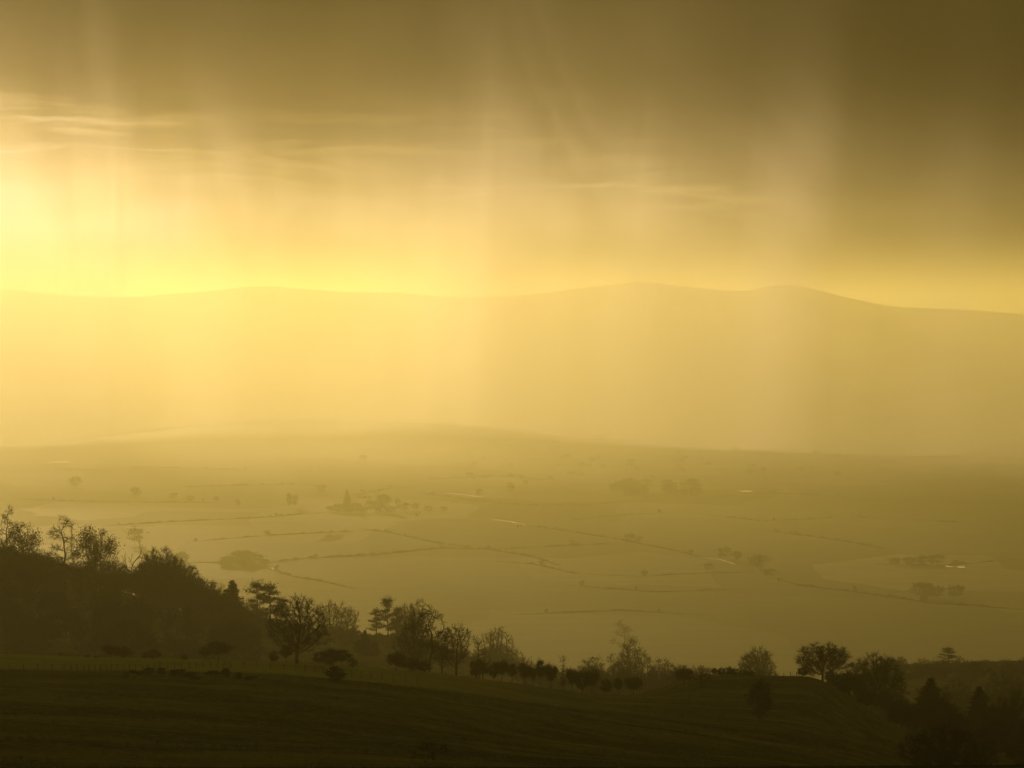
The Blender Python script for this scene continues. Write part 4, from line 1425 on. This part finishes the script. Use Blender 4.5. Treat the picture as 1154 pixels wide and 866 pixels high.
def fence(pts, n, h, label, thick=0.075):
    line = []
    P = [at(a, None or 433, Y) for a, Y in pts]
    cum = [0.0]
    for a, b in zip(P[:-1], P[1:]):
        cum.append(cum[-1] + (b - a).length)
    root = bpy.data.objects.new('fence', None)
    C.objects.link(root)
    root.location = P[0]
    tops = []
    r2 = random.Random(int(pts[0][0]) + 3)
    for i in range(n):
        d = cum[-1] * i / (n - 1)
        k = max(j for j in range(len(P)) if cum[j] <= d + 1e-6)
        k = min(k, len(P) - 2)
        q = P[k].lerp(P[k + 1], (d - cum[k]) / (cum[k + 1] - cum[k]))
        z = hz(q.x, q.y)
        base = Vector((q.x, q.y, z)) - P[0]
        lean = Vector((r2.uniform(-0.05, 0.05), r2.uniform(-0.05, 0.05), 1)) * h * r2.uniform(0.9, 1.1)
        v, f = frusta([base - Vector((0, 0, 0.4))], [base + lean], np.array([thick * 1.1]), np.array([thick]), 6)
        nb = len(v)
        v = np.concatenate([v, [base + lean * 1.02]])
        fl = [tuple(int(a) for a in q_) for q_ in f] + [(6 + j, 6 + (j + 1) % 6, nb) for j in range(6)]
        mesh_obj('post', v, fl, POST, root)
        tops.append((base, lean))
    for frac in (0.35, 0.65, 0.92):
        A = np.array([b + l * frac for b, l in tops])
        v, f = frusta(A[:-1], A[1:], np.full(n - 1, 0.012), np.full(n - 1, 0.012), 3)
        mesh_obj('wire', v, f, WIRE, root)
    tag(root, label, 'fence')


fence([(-60, 418), (3, 420), (70, 418), (90, 412), (130, 428), (180, 446), (260, 470), (330, 470), (420, 455), (470, 450)], 52, 1.3, 'post and wire fence along the near side of the grassy terrace')
fence([(852, 575), (868, 572), (885, 571), (905, 574)], 8, 1.5, 'short run of fence posts on top of the right-hand knoll')


def sheep(px, Y, label, rot):
    p = at(px, 433, Y)
    me = bpy.data.meshes.new('sheep')
    J = [(0, 0, .62, .26), (.28, 0, .66, .27), (-.28, 0, .64, .26), (.48, 0, .76, .15), (.62, 0, .72, .10), (.76, 0, .62, .07), (-.46, 0, .6, .12), (-.52, 0, .48, .04)]
    E = [(0, 1), (0, 2), (1, 3), (3, 4), (4, 5), (2, 6), (6, 7)]
    for sx in (.26, -.28):
        for sy in (.13, -.13):
            a = len(J)
            J += [(sx, sy, .42, .10), (sx + (.03 if sx < 0 else -.01), sy, .22, .05), (sx, sy, .02, .045)]
            E += [(1 if sx > 0 else 2, a), (a, a + 1), (a + 1, a + 2)]
    for sy in (.1, -.1):
        J.append((.58, sy, .78, .03))
        E.append((4, len(J) - 1))
    me.from_pydata([j[:3] for j in J], E, [])
    o = bpy.data.objects.new('sheep', me)
    C.objects.link(o)
    m = o.modifiers.new('skin', 'SKIN')
    for sv, j in zip(me.skin_vertices[0].data, J):
        sv.radius = (j[3], j[3])
    me.skin_vertices[0].data[0].use_root = True
    o.modifiers.new('smooth', 'SUBSURF').levels = 2
    me.materials.append(simple_mat('dark_fleece', (0.05, 0.045, 0.04), (0.10, 0.09, 0.08), 6.0))
    o.location = p
    o.rotation_euler = (0, 0, rot)
    tag(o, label, 'sheep')


sheep(67, 514, 'small dark sheep grazing at the far edge of the terrace', 0.3)


# ---------------------------------------------------------------- rough grass on the near slope
def rough_grass():
    rg = np.random.default_rng(3)
    n = 60000
    px = rg.uniform(-120, 1270, n)
    Y = 150 + 445 * rg.random(n) ** 0.85
    X = (px - 577) / FPX * Y
    keep = ((Y < 424) | (X > 20) | (rg.random(n) < 0.04)) & (wobble(X, Y * 2.0, 9.0) + 0.5 * wobble(X + 50, Y * 1.5, 2.5) + rg.normal(size=n) * 0.16 > 0.05)
    X, Y = X[keep], Y[keep]
    Z = height(X, Y)
    n = len(X)
    nb = 4
    rep = np.repeat(np.arange(n), nb)
    c = np.stack([X, Y, Z], 1)[rep] + rg.normal(size=(n * nb, 3)) * np.array([0.16, 0.16, 0.0])
    h = rg.uniform(0.16, 0.48, n)[rep] * rg.uniform(0.6, 1.2, n * nb)
    tip = c + np.concatenate([rg.normal(size=(n * nb, 2)) * 0.13 + np.array([0.07, 0]), h[:, None]], 1)
    t = rg.uniform(0, 6.28, n * nb)
    w = np.stack([np.cos(t), np.sin(t), np.zeros(n * nb)], 1) * 0.035
    b0 = c - np.array([0, 0, 0.08])
    v = np.stack([b0 - w, b0 + w, tip + w * 0.25, tip - w * 0.25], 1).reshape(-1, 3)
    m = simple_mat('rough_grass', (0.032, 0.040, 0.010), (0.14, 0.13, 0.036), 0.12)
    o = mesh_obj('grass', v, np.arange(4 * n * nb).reshape(-1, 4), m)
    o['kind'] = 'stuff'
    o['label'] = 'rough tussocky grass on the near slope'


rough_grass()
